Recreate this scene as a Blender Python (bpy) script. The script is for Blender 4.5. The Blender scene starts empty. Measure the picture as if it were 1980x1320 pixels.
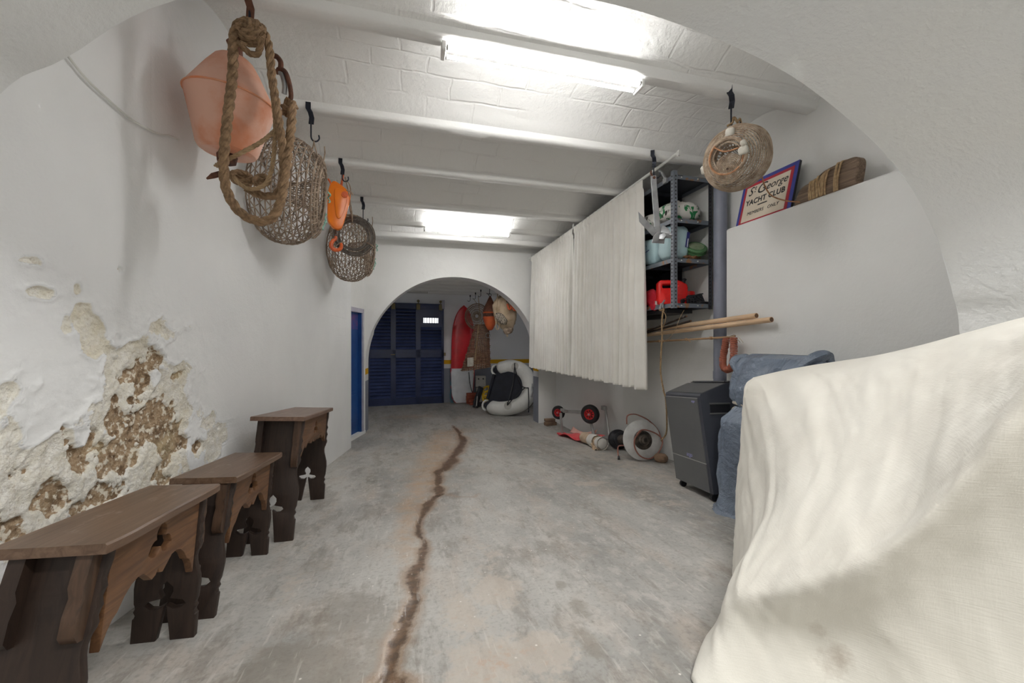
import bpy, math, random
import numpy as np
from mathutils import Vector, Matrix, Euler

random.seed(7)
RNG = np.random.RandomState(11)
PI = math.pi
SC = bpy.context.scene
COL = SC.collection

# ------------------------------------------------------------------ helpers
def lin(c):
    return tuple(((x / 255.0) / 12.92 if x / 255.0 <= 0.04045 else (((x / 255.0) + 0.055) / 1.055) ** 2.4) for x in c)

def V(*a):
    return np.array(a, float)

def norm(v):
    v = np.asarray(v, float)
    n = np.linalg.norm(v)
    return v / n if n > 1e-12 else v

RAMP, RY = 0.096, 6.48
def fz(y):
    return RAMP * max(0.0, RY - y)
TILT = -math.atan(RAMP)

def catmull(pts, n=8, closed=False):
    P = [np.asarray(p, float) for p in pts]
    if closed:
        P = [P[-1]] + P + [P[0], P[1]]
    else:
        P = [2 * P[0] - P[1]] + P + [2 * P[-1] - P[-2]]
    out = []
    for i in range(1, len(P) - 2):
        p0, p1, p2, p3 = P[i - 1], P[i], P[i + 1], P[i + 2]
        for k in range(n):
            t = k / n
            out.append(0.5 * ((2 * p1) + (p2 - p0) * t + (2 * p0 - 5 * p1 + 4 * p2 - p3) * t * t + (3 * p1 - p0 - 3 * p2 + p3) * t ** 3))
    if not closed:
        out.append(P[-2])
    return out

def resample(pts, step):
    P = np.array(pts)
    d = np.r_[0, np.cumsum(np.linalg.norm(np.diff(P, axis=0), axis=1))]
    n = max(2, int(d[-1] / step) + 1)
    s = np.linspace(0, d[-1], n)
    return [np.array([np.interp(x, d, P[:, k]) for k in range(P.shape[1])]) for x in s]

def frames(P):
    T = []
    n = len(P)
    for i in range(n):
        a, b = P[max(i - 1, 0)], P[min(i + 1, n - 1)]
        T.append(norm(b - a))
    up = V(0, 0, 1) if abs(T[0][2]) < 0.9 else V(1, 0, 0)
    N = [norm(np.cross(T[0], up))]
    for i in range(1, n):
        v = N[-1] - T[i] * np.dot(N[-1], T[i])
        if np.linalg.norm(v) < 1e-6:
            v = np.cross(T[i], V(0.3, 0.5, 0.8))
        N.append(norm(v))
    B = [np.cross(T[i], N[i]) for i in range(n)]
    return T, N, B

def rotm(rx=0, ry=0, rz=0):
    return np.array(Euler((rx, ry, rz)).to_matrix())

class MB:
    """collects simple shapes into one mesh"""
    def __init__(self):
        self.v, self.f = [], []
    def add(self, vs, fs):
        b = len(self.v)
        self.v.extend([tuple(p) for p in vs])
        self.f.extend([tuple(b + i for i in q) for q in fs])
        return self
    def box(self, c, s, R=None, taper=1.0, bev=0.0):
        hx, hy, hz = s[0] / 2, s[1] / 2, s[2] / 2
        if bev <= 0:
            P = [(-hx, -hy, -hz), (hx, -hy, -hz), (hx, hy, -hz), (-hx, hy, -hz),
                 (-hx * taper, -hy * taper, hz), (hx * taper, -hy * taper, hz), (hx * taper, hy * taper, hz), (-hx * taper, hy * taper, hz)]
            F = [(0, 3, 2, 1), (4, 5, 6, 7), (0, 1, 5, 4), (1, 2, 6, 5), (2, 3, 7, 6), (3, 0, 4, 7)]
        else:
            bev = min(bev, hx * 0.9, hy * 0.9, hz * 0.9)
            P, F, idx = [], [], {}
            for sx in (-1, 1):
                for sy in (-1, 1):
                    for sz in (-1, 1):
                        for a in range(3):
                            q = [sx * (hx - bev), sy * (hy - bev), sz * (hz - bev)]
                            q[a] = (sx, sy, sz)[a] * (hx, hy, hz)[a]
                            idx[(sx, sy, sz, a)] = len(P)
                            P.append(q)
            def g(*k):
                return idx[k]
            for a, (b, c2) in enumerate(((1, 2), (0, 2), (0, 1))):
                for s0 in (-1, 1):
                    q = []
                    for (t, u) in ((-1, -1), (1, -1), (1, 1), (-1, 1)):
                        k = [0, 0, 0]
                        k[a], k[b], k[c2] = s0, t, u
                        q.append(g(k[0], k[1], k[2], a))
                    F.append(tuple(q))
            for a, b, c2 in ((0, 1, 2), (0, 2, 1), (1, 2, 0)):
                for s0 in (-1, 1):
                    for t in (-1, 1):
                        q = []
                        for (ax, u) in ((a, -1), (b, -1), (b, 1), (a, 1)):
                            k = [0, 0, 0]
                            k[a], k[b], k[c2] = s0, t, u
                            q.append(g(k[0], k[1], k[2], ax))
                        F.append(tuple(q))
            for sx in (-1, 1):
                for sy in (-1, 1):
                    for sz in (-1, 1):
                        F.append((g(sx, sy, sz, 0), g(sx, sy, sz, 1), g(sx, sy, sz, 2)))
        P = np.array(P, float)
        if R is not None:
            P = P @ np.asarray(R).T
        return self.add(P + np.asarray(c, float), F)
    def tube(self, path, r, n=8, closed=False, cap=True, flat=None):
        P = [np.asarray(p, float) for p in path]
        m = len(P)
        if closed:
            T, N, B = frames(P + [P[0]])
            ang = math.atan2(np.dot(N[-1], B[0]), np.dot(N[-1], N[0]))
        else:
            T, N, B = frames(P)
            ang = 0.0
        vs = []
        for i in range(m):
            rr = r[i] if hasattr(r, '__len__') else r
            a0 = -ang * i / m if closed else 0.0
            for k in range(n):
                a = a0 + 2 * PI * k / n
                ca, sa = math.cos(a), math.sin(a)
                if flat:
                    sa *= flat
                vs.append(P[i] + rr * (ca * N[i] + sa * B[i]))
        fs = []
        for i in range(m if closed else m - 1):
            j = (i + 1) % m
            for k in range(n):
                l = (k + 1) % n
                fs.append((i * n + k, i * n + l, j * n + l, j * n + k))
        if cap and not closed:
            fs.append(tuple(range(n - 1, -1, -1)))
            fs.append(tuple((m - 1) * n + k for k in range(n)))
        return self.add(vs, fs)
    def rope(self, path, R, pitch=None, step=None, strands=3, n=6, closed=False):
        pitch = pitch or R * 7
        P = resample(path, step or R * 0.9)
        T, N, B = frames(P)
        L = np.r_[0, np.cumsum([np.linalg.norm(P[i + 1] - P[i]) for i in range(len(P) - 1)])]
        for s in range(strands):
            q = []
            for i in range(len(P)):
                a = 2 * PI * (L[i] / pitch + s / strands)
                q.append(P[i] + R * 0.5 * (math.cos(a) * N[i] + math.sin(a) * B[i]))
            self.tube(q, R * 0.56, n)
        return self
    def lathe(self, prof, c=(0, 0, 0), R=None, n=32, closed_ends=True):
        vs, fs = [], []
        m = len(prof)
        for (r, z) in prof:
            for k in range(n):
                a = 2 * PI * k / n
                vs.append((r * math.cos(a), r * math.sin(a), z))
        for i in range(m - 1):
            for k in range(n):
                l = (k + 1) % n
                fs.append((i * n + k, i * n + l, (i + 1) * n + l, (i + 1) * n + k))
        if closed_ends:
            if prof[0][0] > 1e-5:
                fs.append(tuple(range(n - 1, -1, -1)))
            if prof[-1][0] > 1e-5:
                fs.append(tuple((m - 1) * n + k for k in range(n)))
        P = np.array(vs)
        if R is not None:
            P = P @ np.asarray(R).T
        return self.add(P + np.asarray(c, float), fs)
    def grid(self, G, closed_u=False, flip=False):
        a, b = len(G), len(G[0])
        vs = [p for row in G for p in row]
        fs = []
        for i in range(a - 1 + (1 if closed_u else 0)):
            i2 = (i + 1) % a
            for j in range(b - 1):
                q = (i * b + j, i2 * b + j, i2 * b + j + 1, i * b + j + 1)
                fs.append(q[::-1] if flip else q)
        return self.add(vs, fs)
    def prism(self, poly, t, c=(0, 0, 0), R=None):
        """polygon in XY extruded by t in Z (centred)"""
        n = len(poly)
        P = np.array([(x, y, -t / 2) for x, y in poly] + [(x, y, t / 2) for x, y in poly])
        if R is not None:
            P = P @ np.asarray(R).T
        fs = [tuple(range(n - 1, -1, -1)), tuple(range(n, 2 * n))] + [(i, (i + 1) % n, n + (i + 1) % n, n + i) for i in range(n)]
        return self.add(P + np.asarray(c, float), fs)
    def ball(self, c, s, R=None, n=16, m=10):
        prof = [(max(1e-6, math.sin(PI * i / m)), -math.cos(PI * i / m)) for i in range(m + 1)]
        vs, fs = [], []
        for (r, z) in prof:
            for k in range(n):
                a = 2 * PI * k / n
                vs.append((r * math.cos(a) * s[0], r * math.sin(a) * s[1], z * s[2]))
        for i in range(m):
            for k in range(n):
                l = (k + 1) % n
                fs.append((i * n + k, i * n + l, (i + 1) * n + l, (i + 1) * n + k))
        P = np.array(vs)
        if R is not None:
            P = P @ np.asarray(R).T
        return self.add(P + np.asarray(c, float), fs)
    def plate(self, outline, holes, t, c=(0, 0, 0), R=None, bev=0.0):
        """flat board cut to an outline with pierced holes (XY), thickness t in Z"""
        cu = bpy.data.curves.new('tmp', 'CURVE')
        cu.dimensions = '2D'
        cu.fill_mode = 'BOTH'
        cu.extrude = t / 2 - bev
        cu.bevel_depth = bev
        cu.bevel_resolution = 1
        for poly in [outline] + list(holes):
            sp = cu.splines.new('POLY')
            sp.points.add(len(poly) - 1)
            for p, (x, y) in zip(sp.points, poly):
                p.co = (x, y, 0, 1)
            sp.use_cyclic_u = True
        ob = bpy.data.objects.new('tmp', cu)
        COL.objects.link(ob)
        dg = bpy.context.evaluated_depsgraph_get()
        me = bpy.data.meshes.new_from_object(ob.evaluated_get(dg))
        P = np.array([v.co[:] for v in me.vertices])
        F = [tuple(p.vertices) for p in me.polygons]
        bpy.data.objects.remove(ob)
        bpy.data.curves.remove(cu)
        bpy.data.meshes.remove(me)
        if R is not None:
            P = P @ np.asarray(R).T
        return self.add(P + np.asarray(c, float), F)
    def mark(self):
        self.split = len(self.f)
        return self
    def build(self, name, mat, parent=None, smooth=True, org=None, angle=35):
        me = bpy.data.meshes.new(name)
        vs = np.array(self.v, float)
        if org is not None:
            vs = vs - np.asarray(org, float)
        me.from_pydata([tuple(p) for p in vs], [], self.f)
        me.update()
        import bmesh
        bm = bmesh.new()
        bm.from_mesh(me)
        bmesh.ops.remove_doubles(bm, verts=bm.verts, dist=1e-6) if len(bm.verts) < 60000 else None
        bmesh.ops.recalc_face_normals(bm, faces=bm.faces) if len(bm.verts) < 60000 else None
        bm.to_mesh(me)
        bm.free()
        if smooth:
            me.polygons.foreach_set('use_smooth', [True] * len(me.polygons))
            me.set_sharp_from_angle(angle=math.radians(angle))
        for m in (mat if isinstance(mat, (list, tuple)) else [mat]):
            me.materials.append(m)
        if getattr(self, 'split', None):
            for i in range(self.split, len(me.polygons)):
                me.polygons[i].material_index = 1
        o = bpy.data.objects.new(name, me)
        COL.objects.link(o)
        if parent is not None:
            o.parent = parent
        return o

def thing(name, label, cat, loc=(0, 0, 0), rot=(0, 0, 0), group=None):
    o = bpy.data.objects.new(name, None)
    o.empty_display_size = 0.1
    COL.objects.link(o)
    o.location = loc
    o.rotation_euler = rot
    o['label'] = label
    o['category'] = cat
    if group:
        o['group'] = group
    return o

def part(mb, name, mat, parent, label=None, world=True, **k):
    """a part given in world coordinates (or in the thing's own ones)"""
    top = parent
    org = None
    if world:
        org = np.zeros(3)
        while top is not None:
            org = org + np.array(top.location)
            top = top.parent
    o = mb.build(name, mat, parent, org=org, **k)
    if label:
        o['label'] = label
    return o

def solo(mb, name, mat, label, cat, loc=(0, 0, 0), group=None, world=True, rot=None, **k):
    o = mb.build(name, mat, None, org=loc if world else None, **k)
    o.location = loc
    if rot:
        o.rotation_euler = rot
    o['label'] = label
    o['category'] = cat
    if group:
        o['group'] = group
    return o

def struct(mb, name, mat, parent=None, **k):
    o = mb.build(name, mat, parent, **k)
    if parent is None:
        o['kind'] = 'structure'
    return o

def copy_tree(o, parent=None):
    c = o.copy()
    COL.objects.link(c)
    c.parent = parent
    for ch in list(o.children):
        copy_tree(ch, c)
    return c

# value noise in numpy
def vnoise(p, seed=0):
    p = np.asarray(p, float)
    i = np.floor(p).astype(np.int64)
    f = p - i
    f = f * f * (3 - 2 * f)
    def h(ix):
        n = np.zeros(ix.shape[:-1], dtype=np.int64) + seed * 1013
        for k, pr in zip(range(ix.shape[-1]), (73856093, 19349663, 83492791)):
            n = n ^ (ix[..., k] * pr)
        n = (n ^ (n >> 13)) * 1274126177
        n = n ^ (n >> 16)
        return (n & 0xFFFF) / 65535.0
    D = p.shape[-1]
    out = 0
    for c in range(2 ** D):
        o = np.array([(c >> k) & 1 for k in range(D)])
        w = 1
        for k in range(D):
            w = w * (f[..., k] if o[k] else 1 - f[..., k])
        out = out + w * h(i + o)
    return out

def fbm(p, oct=5, seed=0):
    p = np.asarray(p, float)
    s, a, t = 0, 1.0, 0
    for k in range(oct):
        s = s + a * vnoise(p * 2 ** k, seed + k)
        t += a
        a *= 0.55
    return s / t

# ------------------------------------------------------------------ materials
class NT:
    def __init__(self, name):
        self.m = bpy.data.materials.new(name)
        self.m.use_nodes = True
        self.t = self.m.node_tree
        self.t.nodes.clear()
        self.out = self.t.nodes.new('ShaderNodeOutputMaterial')
        self.b = self.t.nodes.new('ShaderNodeBsdfPrincipled')
        self.t.links.new(self.b.outputs[0], self.out.inputs[0])
        self._co = None
    def n(self, ty, **k):
        o = self.t.nodes.new(ty)
        for a, v in k.items():
            setattr(o, a, v)
        return o
    def l(self, a, b):
        self.t.links.new(a, b)
    def setv(self, sock, v):
        if hasattr(v, 'links') or hasattr(v, 'is_linked'):
            self.l(v, sock)
        else:
            if hasattr(sock.default_value, '__len__') and not hasattr(v, '__len__'):
                v = (v, v, v, 1)
            elif hasattr(sock.default_value, '__len__') and len(sock.default_value) == 4 and len(v) == 3:
                v = (*v, 1)
            sock.default_value = v
    def co(self):
        if self._co is None:
            self._co = self.n('ShaderNodeTexCoord').outputs['Object']
        return self._co
    def map(self, scale=(1, 1, 1), rot=(0, 0, 0), loc=(0, 0, 0), vec=None):
        o = self.n('ShaderNodeMapping')
        self.l(vec or self.co(), o.inputs[0])
        o.inputs['Scale'].default_value = scale
        o.inputs['Rotation'].default_value = rot
        o.inputs['Location'].default_value = loc
        return o.outputs[0]
    def noise(self, scale, detail=4, rough=0.55, vec=None, dist=0):
        o = self.n('ShaderNodeTexNoise')
        self.l(vec or self.co(), o.inputs['Vector'])
        o.inputs['Scale'].default_value = scale
        o.inputs['Detail'].default_value = detail
        o.inputs['Roughness'].default_value = rough
        o.inputs['Distortion'].default_value = dist
        return o.outputs[0]
    def ramp(self, fac, a, b, va=0.0, vb=1.0):
        o = self.n('ShaderNodeMapRange')
        o.clamp = True
        self.setv(o.inputs[0], fac)
        o.inputs[1].default_value = a
        o.inputs[2].default_value = b
        o.inputs[3].default_value = va
        o.inputs[4].default_value = vb
        return o.outputs[0]
    def math(self, op, a, b=0.0):
        o = self.n('ShaderNodeMath', operation=op)
        self.setv(o.inputs[0], a)
        self.setv(o.inputs[1], b)
        return o.outputs[0]
    def mix(self, fac, a, b, mode='MIX'):
        o = self.n('ShaderNodeMixRGB', blend_type=mode)
        self.setv(o.inputs[0], fac)
        self.setv(o.inputs[1], a)
        self.setv(o.inputs[2], b)
        return o.outputs[0]
    def attr(self, name):
        return self.n('ShaderNodeAttribute', attribute_name=name).outputs['Fac']
    def sepxyz(self, vec=None):
        o = self.n('ShaderNodeSeparateXYZ')
        self.l(vec or self.co(), o.inputs[0])
        return o.outputs
    def bump(self, h, strength=0.3, dist=0.01, prev=None):
        o = self.n('ShaderNodeBump')
        o.inputs['Strength'].default_value = strength
        o.inputs['Distance'].default_value = dist
        self.l(h, o.inputs['Height'])
        if prev is not None:
            self.l(prev, o.inputs['Normal'])
        self.l(o.outputs[0], self.b.inputs['Normal'])
        return o.outputs[0]
    def fin(self, col=None, rough=None, metal=None, spec=None):
        if col is not None:
            self.setv(self.b.inputs['Base Color'], col)
        if rough is not None:
            self.setv(self.b.inputs['Roughness'], rough)
        if metal is not None:
            self.setv(self.b.inputs['Metallic'], metal)
        if spec is not None:
            self.b.inputs['Specular IOR Level'].default_value = spec
        return self.m

def mk(name, c, rough=0.6, metal=0.0, var=0.12, vs=6.0, bump=0.0, bs=60.0, c2=None, lo=0.4, hi=0.65, spec=0.5, bd=0.004):
    t = NT(name)
    a = lin(c)
    b = lin(c2) if c2 else tuple(x * (1 - var) for x in a)
    col = t.mix(t.ramp(t.noise(vs, 5), lo, hi), a, b)
    if bump:
        t.bump(t.noise(bs, 4), bump, bd)
    return t.fin(col, rough, metal, spec)
# walls: thick white limewash with trowel relief
def white_wall(name, c=(234, 234, 232), bumpy=0.25, scale=9.0):
    t = NT(name)
    col = t.mix(t.ramp(t.noise(1.3, 4), 0.35, 0.7), lin(c), lin((226, 226, 224)))
    n1 = t.noise(scale, 5, 0.6)
    n2 = t.noise(70, 3)
    h = t.math('ADD', t.math('MULTIPLY', n1, 1.0), t.math('MULTIPLY', n2, 0.18))
    t.bump(h, bumpy, 0.02)
    return t.fin(col, 0.75, spec=0.3)
M_WHITE = white_wall('white_limewash')
M_SOFFIT = white_wall('rough_limewash', (224, 226, 228), 0.35, 38.0)

def ceiling_mat():
    t = NT('painted_brick_vault')
    nz = t.n('ShaderNodeTexNoise')
    t.l(t.co(), nz.inputs['Vector'])
    nz.inputs['Scale'].default_value = 3.5
    nz.inputs['Detail'].default_value = 5
    o = t.n('ShaderNodeVectorMath', operation='SCALE')
    t.l(nz.outputs['Color'], o.inputs[0])
    o.inputs['Scale'].default_value = 0.06
    ad = t.n('ShaderNodeVectorMath', operation='ADD')
    t.l(t.co(), ad.inputs[0])
    t.l(o.outputs[0], ad.inputs[1])
    br = t.n('ShaderNodeTexBrick')
    t.l(ad.outputs[0], br.inputs['Vector'])
    br.inputs['Color1'].default_value = (0.75, 0.75, 0.75, 1)
    br.inputs['Color2'].default_value = (1, 1, 1, 1)
    br.inputs['Mortar'].default_value = (0, 0, 0, 1)
    br.inputs['Scale'].default_value = 1.0
    br.inputs['Mortar Size'].default_value = 0.012
    br.inputs['Mortar Smooth'].default_value = 0.8
    br.inputs['Brick Width'].default_value = 0.36
    br.inputs['Row Height'].default_value = 0.17
    fade = t.ramp(t.noise(1.6, 3), 0.4, 0.62)
    h = t.math('ADD', t.math('MULTIPLY', br.outputs[0], t.math('MULTIPLY', fade, 0.55)), t.math('MULTIPLY', t.noise(16, 5, 0.6), 0.8))
    t.bump(h, 0.6, 0.02)
    return t.fin(lin((236, 236, 234)), 0.7, spec=0.3)
M_CEIL = ceiling_mat()

def peel_wall():
    t = NT('peeling_limewash')
    d = t.attr('dep')
    s = t.attr('shal')
    n1, n2 = t.noise(22, 6, 0.65), t.noise(90, 4, 0.6)
    white = t.mix(t.ramp(t.noise(1.3, 4), 0.35, 0.7), lin((234, 235, 235)), lin((226, 227, 228)))
    cream = t.mix(t.ramp(n1, 0.35, 0.65), lin((224, 219, 205)), lin((238, 236, 230)))
    cream = t.mix(t.math('MULTIPLY', t.ramp(n2, 0.52, 0.7), 0.5), cream, lin((186, 174, 156)))
    brown = t.mix(t.ramp(n2, 0.35, 0.7), lin((150, 124, 96)), lin((188, 168, 142)))
    brown = t.mix(t.ramp(n1, 0.5, 0.62), brown, lin((120, 98, 76)))
    brown = t.mix(t.ramp(t.noise(38, 5), 0.54, 0.6), brown, lin((226, 218, 202)))
    c = t.mix(t.ramp(s, 0.35, 0.55), white, cream)
    c = t.mix(t.ramp(d, 0.45, 0.55), c, brown)
    yel = t.ramp(t.noise(5, 3), 0.55, 0.72)
    c = t.mix(t.math('MULTIPLY', yel, t.math('MULTIPLY', t.ramp(s, 0.2, 0.5), 0.35)), c, lin((214, 200, 160)))
    b1 = t.bump(t.math('ADD', t.noise(9, 5, 0.6), t.math('MULTIPLY', n2, 0.25)), 0.25, 0.02)
    t.bump(t.math('MULTIPLY', t.ramp(s, 0.2, 0.6), t.math('ADD', n2, n1)), 0.5, 0.012, b1)
    return t.fin(c, 0.85, spec=0.2)
M_PEEL = peel_wall()

def floor_mat():
    t = NT('worn_concrete')
    vec = t.map((1.0, 0.45, 1.0))
    big = t.noise(1.5, 6, 0.6, vec)
    med = t.noise(5.0, 6, 0.65, vec)
    fine = t.noise(55, 4, 0.6)
    c = t.mix(t.ramp(big, 0.36, 0.64), lin((150, 149, 145)), lin((192, 190, 185)))
    c = t.mix(t.math('MULTIPLY', t.ramp(med, 0.5, 0.7), 0.6), c, lin((186, 174, 162)))
    c = t.mix(t.math('MULTIPLY', t.ramp(t.noise(2.6, 6, 0.7, t.map((1.4, 0.5, 1), loc=(3, 1, 0))), 0.54, 0.6), 0.5), c, lin((137, 130, 121)))
    c = t.mix(t.math('MULTIPLY', t.ramp(fine, 0.5, 0.72), 0.4), c, lin((112, 108, 102)))
    grit = t.noise(14, 7, 0.72, t.map((1.0, 0.6, 1.0), loc=(7, 2, 0)))
    c = t.mix(t.math('MULTIPLY', t.ramp(grit, 0.52, 0.62), 0.38), c, lin((206, 202, 196)))
    c = t.mix(t.math('MULTIPLY', t.ramp(t.noise(9, 7, 0.7, t.map((1.6, 0.35, 1.0), loc=(1, 8, 0))), 0.55, 0.66), 0.42), c, lin((124, 116, 106)))
    n = t.noise(7, 6, 0.65)
    nf = t.noise(26, 5, 0.65)
    edge = t.math('ADD', t.math('MULTIPLY', t.math('SUBTRACT', n, 0.5), 0.9), t.math('MULTIPLY', t.math('SUBTRACT', nf, 0.5), 0.7))
    pale = t.ramp(t.math('ADD', t.attr('pale'), edge), 0.45, 0.62)
    c = t.mix(t.math('MULTIPLY', pale, 0.6), c, lin((196, 186, 174)))
    pink = t.ramp(t.math('ADD', t.attr('pale'), t.math('SUBTRACT', nf, 0.5)), 0.75, 0.95)
    c = t.mix(t.math('MULTIPLY', t.math('MULTIPLY', pink, t.ramp(nf, 0.42, 0.62)), 0.55), c, lin((186, 156, 132)))
    rust = t.math('MULTIPLY', t.ramp(t.math('ADD', t.attr('rust'), t.math('MULTIPLY', edge, 1.0)), 0.25, 1.0), t.ramp(n, 0.36, 0.62, 0.35, 1.0))
    c = t.mix(t.math('MULTIPLY', rust, 0.62), c, lin((190, 156, 120)))
    damp = t.ramp(t.math('ADD', t.attr('damp'), edge), 0.40, 0.62)
    c = t.mix(t.math('MULTIPLY', damp, 0.5), c, lin((132, 124, 112)))
    ck = t.attr('crack')
    ck2 = t.math('ADD', ck, t.math('MULTIPLY', edge, 0.55))
    halo = t.ramp(ck2, 0.28, 0.7)
    c = t.mix(t.math('MULTIPLY', halo, 0.6), c, lin((160, 132, 106)))
    core = t.ramp(ck2, 0.74, 0.92)
    c = t.mix(t.math('MULTIPLY', core, 0.85), c, t.mix(t.ramp(nf, 0.4, 0.6), lin((112, 84, 60)), lin((72, 54, 40))))
    sp = t.n('ShaderNodeTexVoronoi')
    t.l(t.co(), sp.inputs['Vector'])
    sp.inputs['Scale'].default_value = 17
    spk = t.math('MULTIPLY', t.ramp(sp.outputs['Distance'], 0.05, 0.09, 1, 0), t.ramp(t.noise(4, 2), 0.5, 0.56))
    c = t.mix(t.math('MULTIPLY', spk, 0.85), c, lin((232, 228, 222)))
    scr = t.noise(60, 3, 0.5, t.map((1.0, 0.04, 1.0), rot=(0, 0, 0.5)))
    c = t.mix(t.math('MULTIPLY', t.ramp(scr, 0.64, 0.7), 0.3), c, lin((218, 214, 208)))
    wet = t.math('MAXIMUM', t.math('MULTIPLY', damp, 0.55), t.ramp(ck2, 0.45, 0.7))
    wet = t.math('MULTIPLY', wet, t.ramp(t.attr('damp'), 0.0, 0.5, 0.55, 1.0))
    rough = t.math('SUBTRACT', t.ramp(med, 0.3, 0.7, 0.5, 0.68), t.math('MULTIPLY', wet, 0.45))
    t.bump(t.math('ADD', t.math('ADD', t.math('MULTIPLY', med, 1.0), t.math('MULTIPLY', fine, 0.35)), t.math('MULTIPLY', ck2, -0.9)), 0.22, 0.013)
    return t.fin(c, rough, spec=0.45)
M_FLOOR = floor_mat()

def band_wall():
    t = NT('banded_garage_paint')
    z = t.sepxyz()[2]
    up = lin((236, 236, 238)); yel = lin((222, 168, 20)); wh = lin((224, 224, 224)); gr = lin((134, 138, 148))
    c = t.mix(t.math('GREATER_THAN', z, 0.89), gr, wh)
    c = t.mix(t.math('GREATER_THAN', z, 1.0), c, yel)
    c = t.mix(t.math('GREATER_THAN', z, 1.105), c, up)
    t.bump(t.noise(9, 5), 0.2, 0.02)
    return t.fin(c, 0.7, spec=0.3)
M_BAND = band_wall()

def wood(name, c, c2, rough=0.5, scale=1.0, axis=1, worn=None):
    t = NT(name)
    s = [38.0, 38.0, 38.0]
    s[axis] = 2.2
    g = t.noise(scale, 6, 0.6, t.map(tuple(s)), 1.2)
    c0 = t.mix(t.ramp(g, 0.35, 0.66), lin(c), lin(c2))
    c0 = t.mix(t.math('MULTIPLY', t.ramp(t.noise(5, 4), 0.45, 0.7), 0.45), c0, tuple(x * 0.5 for x in lin(c)))
    if worn:
        c0 = t.mix(t.math('MULTIPLY', t.ramp(t.noise(7, 6, 0.7, t.map((1, 0.4, 1))), 0.56, 0.68), 0.6), c0, lin(worn))
    t.bump(g, 0.15, 0.004)
    return t.fin(c0, rough, spec=0.45)
M_SEAT = wood('worn_brown_seat_wood', (116, 92, 74), (86, 65, 50), 0.36, worn=(178, 164, 152))
M_SEAT2 = wood('smooth_brown_seat_wood', (130, 104, 88), (104, 80, 66), 0.36, worn=(170, 154, 142))
M_DARKW = wood('dark_carved_wood', (56, 41, 33), (38, 27, 22), 0.55, axis=2)
M_MIDW = wood('mid_carved_wood', (90, 67, 51), (62, 46, 36), 0.5, axis=2)
M_TWINE = mk('pale_twine', (190, 164, 126), 0.9, c2=(160, 132, 98), vs=40)
M_LOUVRE_LIT = mk('navy_louvre_lit', (64, 76, 118), 0.28, c2=(52, 64, 104), vs=3)  # slats lighter than the door navy: highlights of room light put into the colour
M_WARMW = wood('warm_carved_wood', (126, 90, 60), (84, 57, 39), 0.5)
M_BAMBOO = wood('pale_pole_wood', (226, 198, 166), (204, 170, 134), 0.6)
M_CANE = wood('dry_cane', (186, 152, 116), (140, 108, 78), 0.7)
M_OLDWOOD = wood('weathered_cork_wood', (150, 128, 108), (90, 74, 62), 0.9, scale=1.6)
M_BRICK = mk('old_brick', (150, 122, 98), 0.9, c2=(118, 96, 80), bump=0.5, bs=40)
M_REDBRICK = mk('terracotta_brick', (172, 92, 70), 0.9, c2=(140, 72, 56), bump=0.4, bs=40)

M_ROPE = mk('hemp_rope', (150, 122, 92), 0.9, c2=(112, 88, 64), vs=40, bump=0.6, bs=260)
M_ROPE2 = mk('thin_hemp_cord', (172, 146, 112), 0.9, c2=(142, 118, 88), vs=40, bump=0.4, bs=260)
M_WICKER = mk('grey_wicker', (166, 148, 130), 0.85, c2=(120, 102, 88), vs=14, bump=0.4, bs=200)
M_WICKER2 = mk('brown_esparto', (176, 158, 138), 0.9, c2=(132, 112, 94), vs=22, bump=0.5, bs=180)
M_PALEREED = mk('pale_reed', (196, 190, 178), 0.85, c2=(160, 150, 136), vs=30)
M_BUOY = mk('faded_orange_buoy', (224, 176, 154), 0.55, c2=(212, 138, 102), vs=4.5, lo=0.44, hi=0.62, bump=0.15, bs=50)
M_SEAM = mk('orange_seam', (224, 138, 92), 0.55, c2=(216, 160, 128), vs=12)
M_IRON = mk('black_iron', (40, 44, 56), 0.5, 0.4, c2=(28, 30, 38), vs=20)
M_RUST = mk('rusty_iron', (112, 74, 58), 0.8, 0.2, c2=(74, 48, 40), vs=25, bump=0.4, bs=90)
M_GALV = mk('galvanised_steel', (176, 178, 180), 0.42, 0.55, c2=(146, 148, 150), vs=9, bump=0.1, bs=80)
M_STEEL = mk('grey_wire', (120, 114, 108), 0.45, 0.6, c2=(92, 84, 78), vs=30)
M_ORANGE = mk('orange_enamel', (240, 128, 22), 0.3, c2=(226, 108, 14), vs=4)
M_ORANGE2 = mk('orange_red_hook', (226, 104, 44), 0.45, c2=(196, 82, 34), vs=20)
M_GREENTIE = mk('sea_green_cord', (150, 196, 180), 0.7, c2=(120, 168, 152))
M_STONE = mk('pale_sinker_stone', (206, 202, 192), 0.8, c2=(184, 178, 166), vs=18)
M_CURTAIN = None
M_RODW = mk('white_painted_rod', (226, 226, 222), 0.4, c2=(206, 206, 202))
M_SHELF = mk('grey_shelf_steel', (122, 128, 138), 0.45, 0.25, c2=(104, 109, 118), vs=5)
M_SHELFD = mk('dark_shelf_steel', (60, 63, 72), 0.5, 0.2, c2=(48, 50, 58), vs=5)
M_SHELFRUST = mk('chipped_grey_steel', (116, 124, 134), 0.5, 0.2, c2=(150, 112, 80), vs=16, lo=0.56, hi=0.64)
M_BLACK = mk('black_plastic', (34, 35, 40), 0.45)
M_HOLE = mk('dark_hole', (38, 34, 36), 0.9)
M_PIPE = mk('grey_painted_pipe', (140, 144, 160), 0.45, c2=(128, 132, 146), vs=6)
M_RED = mk('red_jerrycan_plastic', (232, 32, 28), 0.35, c2=(214, 24, 22))
M_REDCLOTH = mk('crimson_cloth', (188, 24, 44), 0.85, c2=(150, 16, 34), vs=12)
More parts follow.
